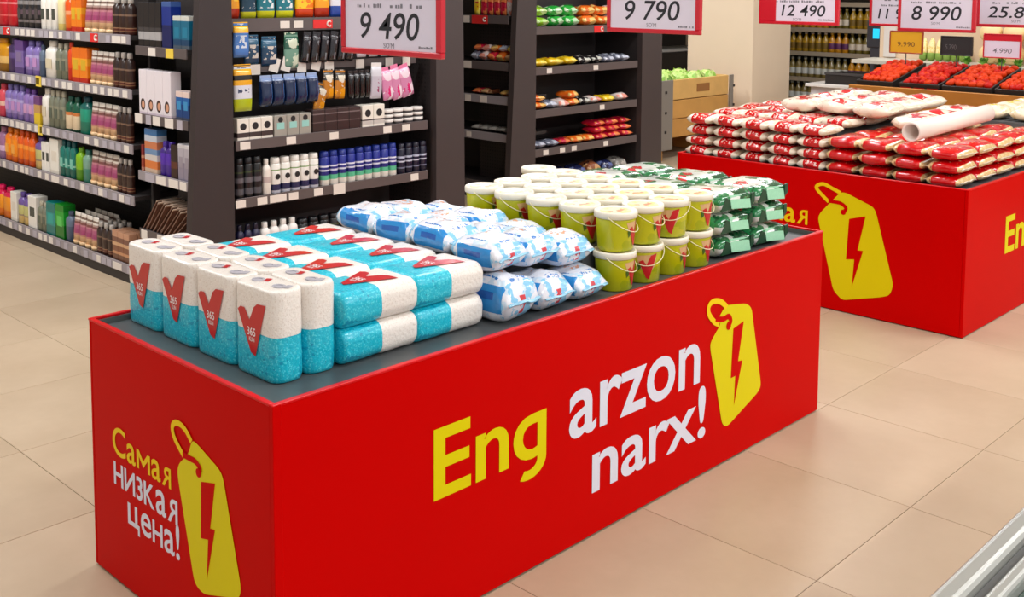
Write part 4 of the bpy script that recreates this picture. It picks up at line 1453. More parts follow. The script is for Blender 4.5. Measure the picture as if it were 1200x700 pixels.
# small flat tins stacked at the right of the upper shelf
TINW = plain('tin_white', C(226, 220, 214), 0.35)
TINK = plain('tin_dark', C(60, 54, 56), 0.4)
def build_tin(name):
    o = obj(name, lathe_mesh(name, TINK, [(0.031, 0), (0.033, 0.002), (0.033, 0.011)], 18))
    obj('lid', lathe_mesh('lid', TINW, [(0.034, 0.0112), (0.0345, 0.013), (0.0345, 0.0245), (0.031, 0.0265)], 18), o)
    return o
TIN = Kind('cream_tin', 'tin', build_tin)
for i in range(4):
    for l in range(3):
        TIN.put(f'{["bottom", "middle", "top"][l]} flat white tin of the {ORD[i]} stack from left, end display',
                'flat cream tins', (2.505 + 0.0715 * i, EY + 0.045, 0.7705 + 0.0268 * l))

# dark hair-dye sachets leaning in a fan on the lowest side shelf
SACH = bands('sachet_film', [(0, C(120, 84, 70)), (.3, C(196, 160, 136)), (.45, C(110, 76, 64)), (.6, C(206, 180, 160)), (.75, C(110, 76, 66))], axis=0, rough=0.25, coat=0.4)
def build_sach(name):
    o = obj(name, box_mesh(name, SACH, -0.055, 0.055, -0.0025, 0.0025, 0, 0.205, 0.001))
    obj('seal_edge', box_mesh('seal_edge', plain('sachet_seal', C(214, 190, 170), 0.3, coat=0.3), -0.055, 0.055, -0.0015, 0.0015, 0.2052, 0.216), o)
    return o
SA = Kind('dye_sachet', 'sachet', build_sach)
ORD16 = ORD + ['fifteenth', 'sixteenth']
for i in range(14):
    SA.put(f'brown striped sachet leaning beside end panel, {ORD16[i]} from left',
           'brown striped sachets in a fan', (1.405, 3.18 - 0.0225 * i, 0.3035 + 0.002 * (i % 2)), (0.74 + 0.012 * i, 0, 0.12 * math.sin(i * 2.1)))

# ---- hanging packs on the end display
def hang_kind(name, cat, mat, w, h, d, head=None, hole=True):
    def build(nm):
        o = obj(nm, pillow_mesh(nm, mat, w, h, d, sum(map(ord, mat.name)) % 37, 0.12, 8, 12, 0.95, 0.5, 5.0, 0.2, 16))
        hm = head or mat
        obj('header_card', box_mesh('header_card', hm, -w * .46, w * .46, 0, h * .16, d * .5 - 0.001, d * .5 + 0.001, 0.0004), o, (0, h * .46, 0))
        return o
    return Kind(name, cat, build)


def hang(K, label, group, x, ytop, ztop, h, tilt=0.0, yaw=0.0):
    # pack's local +y points up, its local +z faces the shopper (-Y)
    return K.put(label, group, (x, ytop, ztop - h * .62), (PI / 2, tilt, yaw))


def two(name, bottom, top, extra=None, cut=.5, **kw):
    L = [(top, [(1, cut, 2)], None)]
    if extra:
        L += extra
    return printed(name, bottom, L, rough=0.25, coat=0.4, bump=0.3, bscale=40, **kw)


HM = {
    'yb': two('razor_pack_blue', C(70, 120, 190), C(240, 180, 20), [(C(206, 214, 226), [(0, .15, .8), (1, .3, .7)], (40, .5))], .78),
    'yw': two('razor_pack_white', C(176, 190, 30), C(236, 170, 20), [(C(214, 216, 226), [(1, .3, .62)], None), (C(60, 70, 100), [(0, .2, .8), (1, .44, .54)], (60, .45)), (C(30, 26, 20), [(1, .74, .86)], None)], .62),
    'teal': two('blade_pack_teal', C(206, 206, 20), C(20, 116, 130), [(C(226, 232, 232), [(0, .1, .9), (1, .3, .6)], (24, .52))], .22),
    'dteal': two('blade_pack_dark', C(196, 196, 24), C(14, 60, 84), [(C(206, 214, 216), [(1, .3, .8)], (30, .6))], .2),
    'org': two('blade_pack_orange', C(176, 40, 8), C(240, 160, 20), [(C(250, 206, 60), [(1, .5, 1)], (20, .5))], .3),
    'ylw': two('blade_pack_yellow', C(206, 60, 10), C(246, 196, 20), [(C(240, 120, 10), [(1, .3, .6)], (22, .5))], .28),
    'wbl': two('blade_pack_white', C(30, 70, 160), C(226, 226, 236), None, .35),
    'blk': two('black_pack', C(26, 24, 28), C(34, 30, 36), [(C(120, 124, 130), [(0, .55, .72), (1, .1, .8)], (14, .5))], .5),
    'brush': two('black_brush_pack', C(20, 19, 22), C(30, 28, 32), [(C(70, 70, 74), [(0, .3, .6)], (30, .58))], .8),
    'blue': two('navy_pack', C(12, 32, 70), C(120, 140, 180), [(C(40, 90, 150), [(0, .82, .93), (1, .1, .8)], None)], .9),
    'gold': two('gold_sachet', C(190, 120, 30), C(60, 56, 50), [(C(222, 214, 196), [(1, .2, .9)], (30, .55)), (C(226, 150, 20), [(1, 0, .4)], (26, .5))], .7),
    'pink': two('pink_pack', C(206, 130, 170), C(226, 160, 190), [(C(236, 214, 226), [(1, 0, 1)], (22, .56)), (C(214, 30, 110), [(0, .2, .7), (1, .1, .45)], (26, .5))], .7),
    'clear': two('clear_pack', C(190, 184, 196), C(206, 204, 212), [(C(150, 60, 100), [(0, .3, .7), (1, .2, .6)], (30, .56))], .7),
    'lower': two('green_pattern_pack', C(110, 150, 130), C(40, 90, 70), [(C(206, 214, 190), [(1, 0, 1)], (24, .55))], .6),
    'dblue': two('razor_card_blue', C(20, 60, 90), C(40, 90, 120), [(C(206, 196, 186), [(0, .1, .9), (1, .25, .75)], (30, .52))], .7),
}
HEADW = plain('header_white', C(222, 216, 214), 0.5)
HEADP = plain('header_pink', C(226, 120, 160), 0.4)
HEADN = plain('header_blue', C(150, 170, 206), 0.4)
TOPY = EY + 0.12
# bags standing on the highest shelf in view
for x, key, w, lab in ((1.625, 'org', .075, 'orange and yellow blade pack'), (1.715, 'dteal', .085, 'dark teal blade pack'), (1.815, 'teal', .10, 'teal blade pack with yellow foot'),
                       (1.925, 'teal', .10, 'second teal blade pack with yellow foot'), (2.045, 'ylw', .11, 'yellow blade pack with red foot'), (2.15, 'org', .09, 'second orange and yellow blade pack'),
                       (2.245, 'wbl', .085, 'white and blue blade pack'), (2.36, 'dteal', .10, 'second dark teal blade pack'), (2.48, 'ylw', .10, 'second yellow blade pack'), (2.60, 'org', .10, 'third orange and yellow blade pack')):
    h = 0.17
    hang(hang_kind('blade_pack', 'pack', HM[key], w, h, .03), f'{lab} on the highest visible end shelf', 'blade packs on the highest end shelf', x, EY + 0.15, 1.347 + h * 1.12, h)
# upper hanging row
for x, key, w, h, z, lab in ((1.60, 'yb', .085, .15, 1.335, 'blue razor pack with yellow top hanging beside the end panel'),
                             (1.605, 'yw', .10, .20, 1.135, 'white razor pack with yellow foot hanging beside the end panel'),
                             (1.70, 'dblue', .085, .13, 1.27, 'dark blue razor card hanging in the upper row'),
                             (1.80, 'dblue', .09, .13, 1.26, 'second dark blue razor card hanging in the upper row'),
                             (1.93, 'lower', .085, .16, 1.275, 'green patterned pack hanging in the upper row')):
    hang(hang_kind('hanging_pack', 'pack', HM[key], w, h, .022), lab, 'packs hanging on the end display', x, EY + 0.03 if x < 1.65 else EY + 0.10, z, h)
KB = hang_kind('hanging_pack', 'pack', HM['blk'], .05, .14, .03)
for i in range(6):
    hang(KB, f'black hanging pack, {ORD[i]} from left of six in the upper row', 'packs hanging on the end display', 2.01 + .056 * i, EY + 0.09, 1.278, .14, 0.14)
# row of navy cartons and hanging goods under the hook bar
KN = hang_kind('hanging_pack', 'pack', HM['blue'], .064, .135, .05, HEADN)
for i in range(5):
    hang(KN, f'navy pack with pale top, {ORD[i]} from left of five under the hook bar', 'packs hanging on the end display', 1.735 + .068 * i, EY + 0.05, 1.075, .135)
for x, z, t, lab in ((2.075, 1.02, .25, 'gold sachet tilted, lowest left of the gold group'), (2.125, 1.085, 0, 'gold and silver sachet left of the pair'), (2.20, 1.08, .05, 'gold and silver sachet right of the pair')):
    hang(hang_kind('hanging_pack', 'pack', HM['gold'], .065, .135, .02), f'{lab} hanging under the hook bar', 'packs hanging on the end display', x, EY + 0.06, z, .135, t)
KR = hang_kind('hanging_pack', 'pack', HM['brush'], .034, .13, .03)
for i in range(4):
    hang(KR, f'thin black brush pack, {ORD[i]} from left of four under the hook bar', 'packs hanging on the end display', 2.265 + .037 * i, EY + 0.06, 1.07, .13)
for x, key, w, h, z, t, lab in ((2.43, 'clear', .075, .17, 1.105, .04, 'clear bag hanging left of the pink packs'), (2.505, 'pink', .07, .16, 1.08, -.12, 'pink pack hanging at left of the pink three'),
                                (2.565, 'pink', .07, .17, 1.09, -.20, 'pink pack hanging in the middle of the pink three'), (2.635, 'pink', .085, .16, 1.09, -.28, 'pink pack hanging at right of the pink three')):
    hang(hang_kind('hanging_pack', 'pack', HM[key], w, h, .02, HEADP if key == 'pink' else HEADW), lab, 'packs hanging on the end display', x, EY + 0.05, z, h, t)
for i, (x, m) in enumerate(((2.34, HEADW), (2.42, HEADW), (2.50, HEADW), (2.575, HEADP), (2.65, HEADP))):
    KH = hang_kind('hanging_pack', 'pack', HM['pink'] if m is HEADP else HM['clear'], .06, .06, .02, m)
    hang(KH, f'small {["white", "white", "white", "pink", "pink"][i]} hanging pack under the large price sign, {ORD[i]} from left', 'packs hanging on the end display', x, EY + 0.06, 1.205, .06)

# ---- snack bags on the second gondola
def snack(name_, c1, c2, c3):
    return printed('snack_' + name_, c1, [(c2, [(2, 0, 1.1)], (16.0, 0.53)), (c3, [(1, .25, .8), (0, .2, .8)], (22.0, 0.55))], rough=0.22, coat=0.5, bump=0.5, bscale=30, bdist=0.006)
SN = {
    'green': snack('green', C(40, 170, 60), C(190, 226, 180), C(30, 120, 40)),
    'lime': snack('lime', C(140, 196, 30), C(196, 226, 150), C(220, 200, 40)),
    'orange': snack('orange', C(232, 110, 30), C(240, 196, 110), C(214, 50, 30)),
    'yellow': snack('yellow', C(240, 196, 20), C(246, 222, 90), C(206, 60, 40)),
    'silver': snack('silver', C(110, 114, 130), C(196, 200, 214), C(50, 50, 66)),
    'black': snack('black', C(44, 40, 42), C(206, 206, 196), C(90, 80, 76)),
    'red': snack('red', C(206, 26, 60), C(236, 130, 70), C(190, 10, 40)),
    'white': snack('white', C(232, 216, 210), C(236, 150, 130), C(206, 196, 206)),
    'blue': snack('blue', C(30, 36, 76), C(96, 110, 160), C(30, 30, 60)),
    'brown': snack('brown', C(140, 80, 50), C(206, 160, 110), C(90, 50, 40)),
    'grey': snack('grey', C(130, 126, 120), C(176, 172, 164), C(96, 92, 90)),
}
SNK = {}
def snack_put(key, lab, group, loc, rot, size, big=False):
    k2 = (key, size)
    if k2 not in SNK:
        def build(nm, key=key, size=size):
            fs[0] += 1
            o = obj(nm, pillow_mesh(nm, SN[key], size[0], size[1], size[2], fs[0], 0.2, 10, 14, 0.9, 0.6, 3.0, 0.12, 14))
            obj('seal_edge', fin_mesh('seal_edge', SN[key], size[0] * .85, size[1] * .07, fs[0], 5), o, (0, -size[1] * .47, size[2] * .5))
            obj('seal_edge', fin_mesh('seal_edge', SN[key], size[0] * .85, size[1] * .07, fs[0] + 5, 5), o, (0, size[1] * .47, size[2] * .5), (0, 0, PI))
            return o
        SNK[k2] = Kind('snack_bag', 'bag', build)
    return SNK[k2].put(lab, group, loc, rot)


E2 = [
    (1.232, 'top visible shelf', [(4.50, 'lime', .15), (4.66, 'green', .15), (4.83, 'green', .16), (5.02, 'orange', .16), (5.19, 'orange', .15), (5.36, 'white', .15)], .075, 2),
    (0.945, 'second shelf', [(4.49, 'yellow', .13), (4.66, 'yellow', .16), (4.82, 'yellow', .14), (4.98, 'black', .13), (5.12, 'black', .12), (5.26, 'silver', .13), (5.43, 'silver', .16)], .06, 1),
    (0.640, 'third shelf', [(4.49, 'orange', .12), (4.61, 'silver', .12), (4.74, 'white', .12), (4.86, 'orange', .11), (4.99, 'black', .12), (5.12, 'white', .13), (5.27, 'yellow', .13), (5.43, 'white', .14)], .055, 1),
    (0.358, 'fourth shelf', [(4.49, 'silver', .13), (4.63, 'silver', .13), (4.77, 'red', .12), (4.90, 'orange', .12), (5.03, 'orange', .12), (5.18, 'red', .14), (5.34, 'red', .14), (5.50, 'red', .13)], .05, 1),
    (0.10, 'bottom shelf', [(4.75, 'blue', .15), (4.93, 'blue', .15), (5.10, 'brown', .14), (5.26, 'blue', .14), (5.42, 'grey', .14)], .09, 1),
]
for z, nm, items, hgt, lay in E2:
    for i, (x, key, w) in enumerate(items):
        n_l = lay + (1 if (key == 'red' and x > 5.1) or (z < .9 and key == 'orange' and z > .5) else 0) + (1 if key == 'red' and x > 5.1 else 0)
        for l in range(n_l):
            lab = f'{["lowest", "upper", "topmost"][l]} {key} snack bag, {ORD[i]} from left, {nm} of rear end display'
            snack_put(key, lab, f'snack bags, {nm} of the rear end display', (x, E2Y + 0.085 + l * 0.012, z + 0.001 + l * hgt * 0.98), (RND.uniform(-.05, .08) if l == 0 else 0, 0, RND.uniform(-.12, .12)), (w * .94, .145, hgt))
# aisle side of the second gondola
for z, nm, items in (
        (1.312, 'top', [(3.80, 'yellow'), (3.73, 'red'), (3.665, 'red'), (3.60, 'red'), (3.535, 'red'), (3.47, 'white')]),
        (0.985, 'second', [(3.80, 'silver'), (3.715, 'white'), (3.63, 'red'), (3.545, 'orange'), (3.46, 'brown')]),
        (0.745, 'third', [(3.78, 'red'), (3.69, 'brown'), (3.50, 'orange'), (3.43, 'brown')]),
        (0.480, 'fourth', [(3.79, 'grey'), (3.70, 'grey'), (3.61, 'grey'), (3.52, 'grey'), (3.43, 'grey')])):
    for i, (y, key) in enumerate(items):
        hgt = .10 if z > 1.2 else .07 if z > .9 else .04
        lab = f'{key} snack packet, {ORD[i]} from left, {nm} shelf in the narrow aisle gap'
        if z > 1.2:
            snack_put(key, lab, 'snack packets in the narrow aisle gap', (4.28, y, z + 0.062), (PI / 2, 0, -PI / 2), (.058, .12, .03))
        else:
            snack_put(key, lab, 'snack packets in the narrow aisle gap', (4.30, y, z + 0.001), (0, 0, PI / 2), (.078, .15, hgt))
            if z > .9:
                snack_put(['red', 'white', 'orange', 'silver', 'yellow'][i], lab.replace('snack packet', 'upper snack packet').replace(key, ['red', 'white', 'orange', 'silver', 'yellow'][i], 1), 'snack packets in the narrow aisle gap', (4.31, y - .01, z + 0.001 + hgt), (0, 0.1, PI / 2 + .2), (.078, .13, hgt * .7))

# ================================================================== hanging price signs
SRED = plain('sign_frame_red', C(196, 10, 34), 0.35, coat=0.3)
SWHT = plain('sign_sheet', C(216, 206, 220), 0.5)
WIRE = plain('hanger_wire', C(120, 120, 120), 0.4, metal=0.6)


def illegible(parent, y0, y1, z, h, depth, seed):
    """A line of print too small to read in the photograph: short grey strokes."""
    r = random.Random(seed)
    bm = bmesh.new()
    y = y0
    while y > y1:
        w = r.uniform(.25, .8) * h
        if r.random() < .8:
            zz = r.uniform(.45, .8) * h
            bm_box(bm, depth, depth + 0.0003, y - w, y, z, z + zz)
        y -= w + .22 * h
    tag(obj('fine_print', finish(bm, 'fine_print', INKG), parent), kind='stuff')


def price_sign(label, X, ya, yb, z0, price, left_red=0.0, sz=0.34, pz=(0.048, 0.128), pu=(.20, .79), hang=True, small=True, frame=0.018, name='hanging_price_sign', seed=1, shear=0.15, smat=None, fmat=None, ink=None):
    """Sheet in a red frame, facing -X; ya (left edge) > yb (right edge)."""
    yc = (ya + yb) / 2
    root = thing(name, label, 'sign', (X, yc, z0), 0, 'hanging price signs' if hang else None)
    a, b_ = ya - yc, yb - yc
    smat, fmat, ink = smat or SWHT, fmat or SRED, ink or INKB
    bm = bmesh.new()
    f = frame
    bm_box(bm, -0.008, 0.012, b_, a, 0, f, 0.003)
    bm_box(bm, -0.008, 0.012, b_, a, sz - f, sz, 0.003)
    bm_box(bm, -0.008, 0.012, a - f - left_red, a, f, sz - f, 0.002)
    bm_box(bm, -0.008, 0.012, b_, b_ + f * 1.25, f, sz - f, 0.002)
    obj('frame', finish(bm, 'frame', fmat), root)
    sheet = obj('sheet', box_mesh('sheet', smat, -0.003, 0.003, b_ + f * 1.25, a - f - left_red, f, sz - f), root)
    W = ya - yb
    d = -0.0036
    t = text_on(sheet, price, ink, 'x', d, a - pu[0] * W, a - pu[1] * W, pz[0], pz[1], 0.006, shear, 'price_lettering')
    if small:
        text_on(sheet, "SO'M", INKG, 'x', d, a - .44 * W, a - .545 * W, pz[0] - .026, pz[0] - .010, 0.0, 0, 'currency_lettering')
        illegible(sheet, a - .17 * W, a - .80 * W, pz[1] + .014, .016, d, seed)
        illegible(sheet, a - .22 * W, a - .74 * W, pz[1] + .050, .026, d, seed + 9)
        illegible(sheet, a - .76 * W, a - .93 * W, f + .008, .011, d, seed + 20)
    if hang:
        for s in (.15, .85):
            obj('hanger_wire', tube_mesh('hanger_wire', WIRE, [(0.002, a - s * W, sz - 0.002), (0.002, a - s * W, 3.3 - z0)], 0.0018, 6), root)
    return root


price_sign('white price sign reading 9 490 hanging over the toilet rolls and bags', 0.87, 0.908, 0.446, 1.296, '9 490', seed=3)
price_sign('white price sign reading 9 790 hanging before the pale pillar and end display', 2.344, 1.043, 0.580, 1.322, '9 790', pz=(.052, .132), seed=5)
price_sign('white hanging price sign with wide red left edge reading 12 490', 4.38, 1.552, 1.051, 1.306, '12 490', left_red=0.092, pz=(.048, .112), pu=(.29, .84), seed=7)
price_sign('white hanging price sign partly hidden, showing 11 9', 5.90, 1.605, 1.13, 1.262, '11 990', pz=(.052, .122), pu=(.13, .72), seed=11)
price_sign('white price sign reading 8 990 hanging above the tomato crates', 5.12, 1.047, 0.586, 1.262, '8 990', pz=(.068, .152), pu=(.18, .82), seed=13)
price_sign('white hanging price sign cut by the right frame edge reading 25.80', 5.44, 0.704, 0.243, 1.290, '25.800', pz=(.056, .124), pu=(.14, .86), seed=17)

# ================================================================== produce stand with tomatoes
WOODF = plain('stand_wood', C(176, 112, 34), 0.55, var=0.18, vscale=6)
BLKP = plain('black_plastic', C(38, 32, 30), 0.5)
st = thing('produce_stand', 'long produce stand with an orange brown wooden front board under the tomatoes', 'stand', (6.9, 0.6, 0))
def sbox(n, m, x0, x1, y0, y1, z0, z1, bev=0.0):
    return obj(n, box_mesh(n, m, x0 - 6.9, x1 - 6.9, y0 - 0.6, y1 - 0.6, z0, z1, bev), st)
sbox('front_board', WOODF, 6.58, 6.61, -1.2, 2.085, 0.55, 0.785, 0.004)
sbox('side_board', WOODF, 6.611, 7.5, 2.055, 2.085, 0.05, 0.70, 0.004)
sbox('base_cabinet', plain('stand_base', C(120, 84, 40), 0.6), 6.64, 7.5, -1.2, 2.05, 0.0, 0.70)
sb = sbox('sloping_deck', BLKP, 6.62, 7.32, -1.15, 2.05, -0.01, 0.01)
sb.location = (0.0, 0, 0.80)
bm = bmesh.new()
bm_prism(bm, [(6.62 - 6.9, 0.70), (7.34 - 6.9, 0.70), (7.34 - 6.9, 0.885), (6.62 - 6.9, 0.738)], 'y', -1.75, 1.445)
bpy.data.objects.remove(sb)
obj('sloping_deck', finish(bm, 'sloping_deck', BLKP), st)
SL = math.atan2(0.885 - 0.738, 0.72)
RAILM = plain('stand_rail', C(150, 146, 140), 0.4, metal=0.5)
sbox('rear_shelf', plain('stand_rear', C(196, 190, 176), 0.5), 7.345, 7.75, -1.2, 2.45, 0.90, 0.93)
sbox('rear_leg', BLKP, 7.70, 7.74, 2.38, 2.42, 0, 0.8995)
sbox('rear_leg', BLKP, 7.70, 7.74, -1.1, -1.06, 0, 0.8995)
sbox('rear_board', plain('stand_rear_board', C(216, 190, 160), 0.6), 7.76, 7.78, -1.2, 2.40, 0.0, 1.5)

TOM = {
    'red': plain('tomato_red', C(186, 18, 2), 0.42, spec=0.2, var=0.15, vscale=8),
    'orange': plain('tomato_orange', C(206, 54, 2), 0.42, spec=0.2, var=0.15, vscale=8),
}
CALYX = plain('tomato_calyx', C(60, 90, 24), 0.6)


def tomato_kind(m):
    def build(nm):
        return obj(nm, lathe_mesh(nm, m, [(.006, .0), (.020, .004), (.0275, .014), (.029, .026), (.025, .037), (.014, .0435), (.004, .041)], 12))
    return Kind('tomato', 'tomato', build)


TK = {k: tomato_kind(m) for k, m in TOM.items()}
CRATES = [(2.045, 1.755, 'orange', 'first'), (1.705, 1.405, 'red', 'second'), (1.385, 1.035, 'orange', 'third'), (1.010, 0.66, 'orange', 'fourth')]


def slope_z(x):
    return 0.738 + (x - 6.62) * math.tan(SL)


for ya, yb, kd, nm in CRATES:
    yc = (ya + yb) / 2
    w = ya - yb
    cr = thing('tomato_crate', f'shallow black crate of {kd} tomatoes, {nm} from left on the produce stand', 'crate', (6.64, yc, slope_z(6.64) + 0.004), 0, 'shallow black tomato crates')
    cr.rotation_euler = (0, -SL, 0)
    L, hh = 0.60, 0.075
    obj('crate_bottom', box_mesh('crate_bottom', BLKP, 0, L, -w / 2, w / 2, 0, 0.008), cr)
    obj('crate_wall', box_mesh('crate_wall', BLKP, 0, 0.012, -w / 2, w / 2, 0.0082, hh, 0.002), cr)
    obj('crate_wall', box_mesh('crate_wall', BLKP, L - 0.012, L, -w / 2, w / 2, 0.0082, hh, 0.002), cr)
    for s in (-1, 1):
        obj('crate_wall', box_mesh('crate_wall', BLKP, 0.0122, L - 0.0122, s * w / 2 - (0.012 if s > 0 else 0), s * w / 2 + (0.012 if s < 0 else 0), 0.0082, hh, 0.002), cr)
    if nm in ('second',):
        for yy in (-0.1, 0.0, 0.1):
            obj('window_slot', box_mesh('window_slot', TOM['red'], -0.002, -0.0002, yy - .04, yy + .04, 0.02, 0.045), cr)
    m2 = Matrix.Translation(cr.location) @ Matrix.Rotation(-SL, 4, 'Y')
    nx, ny = 11, max(4, int((w - 0.03) / 0.050))
    for i in range(nx):
        for j in range(ny):
            px_ = 0.042 + i * (L - 0.084) / (nx - 1) + RND.uniform(-.002, .002)
            py_ = -w / 2 + 0.042 + (j + (0.25 if i % 2 else 0)) * (w - 0.084) / (ny - 0.75) + RND.uniform(-.002, .002)
            p = m2 @ Vector((px_, py_, 0.050 + RND.uniform(0, .012)))
            o = TK[kd if RND.random() < .8 else ('red' if kd == 'orange' else 'orange')].put(
                f'tomato in the {nm} crate from left on the produce stand', f'tomatoes in the {nm} crate', p,
                (RND.uniform(-.5, .5), RND.uniform(-.5, .5), RND.uniform(0, 6)), (RND.uniform(.95, 1.08),) * 3)

# signs standing among the produce
AMB = plain('amber_sheet', C(206, 152, 16), 0.5)
price_sign('amber price card on a stalk over the first tomato crate reading 9.990', 7.05, 1.985, 1.715, 1.015, '9.990', hang=False, small=False, sz=0.178, pz=(.055, .092), pu=(.24, .76), frame=0.009, name='price_card', seed=31, shear=0, smat=AMB, fmat=plain('amber_frame', C(150, 60, 20), 0.5), ink=plain('amber_ink', C(110, 76, 20), 0.6))
pc = price_sign('white price card with red header over the tomatoes reading 4.990', 7.05, 1.258, 0.985, 1.012, '4.990', hang=False, small=False, sz=0.18, pz=(.038, .074), pu=(.26, .76), frame=0.009, name='price_card', seed=37, shear=0.1, ink=INKG)
hd = [c for c in pc.children if c.name.startswith('sheet')][0]
obj('red_header', box_mesh('red_header', SRED, -0.0042, -0.0031, -0.126, 0.127, 0.128, 0.171), hd)
bp = price_sign('black chalk price board standing behind the tomatoes', 7.05, 1.578, 1.335, 1.015, '5.790', hang=False, small=False, sz=0.15, pz=(.045, .085), pu=(.16, .5), frame=0.008, name='price_board', seed=41, shear=0, smat=plain('chalk_board', C(28, 24, 24), 0.6), fmat=BLKP, ink=plain('chalk_ink', C(84, 80, 80), 0.7))
for nm_, (yy, zb) in (('amber', (1.85, 1.015)), ('white', (1.12, 1.012)), ('black', (1.455, 1.015))):
    root = {'amber': [o for o in COL.objects if o.get('label', '').startswith('amber price')][0], 'white': pc, 'black': bp}[nm_]
    obj('stalk', tube_mesh('stalk', BLKP, [(0.004, 0, 0.002), (0.004, 0, slope_z(7.05) + 0.02 - zb)], 0.004, 6), root)

# corn cobs, pale melons and greens on the rear shelf
CORN = printed('corn_yellow', C(240, 222, 160), [(C(226, 196, 110), [(2, 0, 1.1)], (60.0, 0.55))], rough=0.5)
HUSK = plain('corn_husk', C(120, 150, 60), 0.6)
def build_corn(nm):
    o = obj(nm, lathe_mesh(nm, CORN, [(.018, 0), (.030, .02), (.031, .09), (.024, .15), (.008, .185)], 12))
    obj('husk', lathe_mesh('husk', HUSK, [(.016, -.005), (.033, .012), (.034, .05), (.0315, .06)], 10), o)
    return o
CK = Kind('corn_cob', 'corn', build_corn)
for i in range(6):
    CK.put(f'pale corn cob standing behind the amber price card, {ORD[i]} from left of six', 'corn cobs on the rear shelf', (7.62, 1.955 - .066 * i, 0.9365), (0, 0.12, 0))
MEL = printed('melon_cream', C(236, 206, 150), [(C(226, 176, 110), [(2, 0, 1.1)], (9.0, 0.55))], rough=0.5)
MK = Kind('melon', 'melon', lambda nm: obj(nm, lathe_mesh(nm, MEL, [(.02, 0), (.06, .015), (.085, .06), (.08, .11), (.05, .15), (.01, .165)], 18)))
for i in range(4):
    MK.put(f'cream melon on the rear shelf, {ORD[i]} from left of four beside the white card', 'cream melons on the rear shelf', (7.58, 1.40 - .178 * i, 0.931))
    MK.put(f'upper cream melon on the rear shelf, {ORD[i]} from left of four behind the white card', 'cream melons on the rear shelf', (7.60, 1.405 - .178 * i, 1.098))
GRN = printed('greens_leaf', C(110, 160, 50), [(C(60, 120, 30), [(2, 0, 1.1)], (20.0, 0.52))], rough=0.6, bump=0.6, bscale=40)
def build_greens(nm):
    bm = bmesh.new()
    rr = random.Random(5)
    for k in range(14):
        a, t = rr.uniform(0, 6.28), rr.uniform(.3, 1.2)
        L = rr.uniform(.05, .085)
        d = Vector((math.cos(a) * math.sin(t), math.sin(a) * math.sin(t), abs(math.cos(t)))) * L
        s = Vector((-math.sin(a), math.cos(a), 0)) * .022
        b0 = Vector((rr.uniform(-.01, .01), rr.uniform(-.01, .01), 0.006))
        v = [bm.verts.new(p) for p in (b0 - s * .3, b0 + s * .3, b0 + d * .6 + s, b0 + d + Vector((0, 0, -.01)), b0 + d * .6 - s)]
        bm.faces.new(v)
    bm_lathe(bm, [(.01, 0), (.02, .004), (.016, .03)], 8)
    return finish(bm, nm, GRN)
GK = Kind('lettuce_bunch', 'greens', lambda nm: obj(nm, build_greens(nm)))
for i in range(6):
    GK.put(f'small bunch of greens behind the tomatoes, {ORD[i]} from left of six', 'bunches of greens on the rear shelf', (7.43, 1.52 - .13 * i, 0.9305), (0, 0, i * 1.3))

# ---- wooden bin of cabbages
BINW = [plain(f'bin_plank_{k}', c, 0.6, var=0.16, vscale=9) for k, c in (('a', C(212, 168, 98)), ('b', C(196, 146, 76)), ('c', C(190, 138, 70)))]
BGAL = plain('bin_galvanised', C(140, 134, 126), 0.5, metal=0.3)
bn = thing('wooden_bin', 'large wooden plank bin with grey corner posts, full of pale cabbages', 'bin', (7.0, 4.25, 0))
def bbox(n, m, x0, x1, y0, y1, z0, z1, bev=0.004):
    return obj(n, box_mesh(n, m, x0 - 7.0, x1 - 7.0, y0 - 4.25, y1 - 4.25, z0, z1, bev), bn)
for k, (z0, z1) in enumerate(((0.535, 0.712), (0.368, 0.528), (0.200, 0.361))):
    bbox('plank', BINW[k], 6.40, 7.50, 3.75, 3.775, z0, z1)
    bbox('plank', BINW[k], 6.40, 7.50, 4.70, 4.725, z0, z1)
    bbox('plank', BINW[k], 7.505, 7.53, 3.78, 4.695, z0, z1)
    bbox('plank', BINW[k], 6.30, 6.325, 3.78, 4.695, z0, z1)
for x0, x1 in ((6.43, 6.60), (7.505, 7.565)):
    p = bbox('corner_post', BGAL, x0, x1, 3.735, 3.7495, 0.10, 0.715, 0.002)
    for zz in (.25, .42, .6):
        obj('bolt_head', box_mesh('bolt_head', BLKP, x0 + .05 - 7.0, x0 + .075 - 7.0, 3.730 - 4.25, 3.7345 - 4.25, zz, zz + .022), p)
bbox('number_plate', plain('bin_plate', C(150, 100, 50), 0.6), 6.98, 7.18, 3.745, 3.7495, 0.59, 0.66, 0.001)
bbox('bin_floor', BINW[2], 6.33, 7.50, 3.78, 4.695, 0.55, 0.575)
for x in (6.42, 7.35):
    bbox('skid', BINW[1], x, x + .1, 3.78, 4.695, 0.0, 0.195)
    bbox('skid_block', BINW[2], x, x + .1, 3.78, 4.695, 0.1955, 0.549)
CABM = printed('cabbage_leaf', C(176, 206, 110), [(C(206, 218, 140), [(2, 0, 1.1)], (14.0, 0.52)), (C(96, 140, 40), [(2, 0, 1.1)], (9.0, 0.54))], rough=0.5, bump=0.6, bscale=30, bdist=0.01)
CABL = printed('cabbage_outer', C(140, 186, 70), [(C(186, 214, 120), [(2, 0, 1.1)], (18.0, 0.52))], rough=0.5, bump=0.5, bscale=30, bdist=0.01)
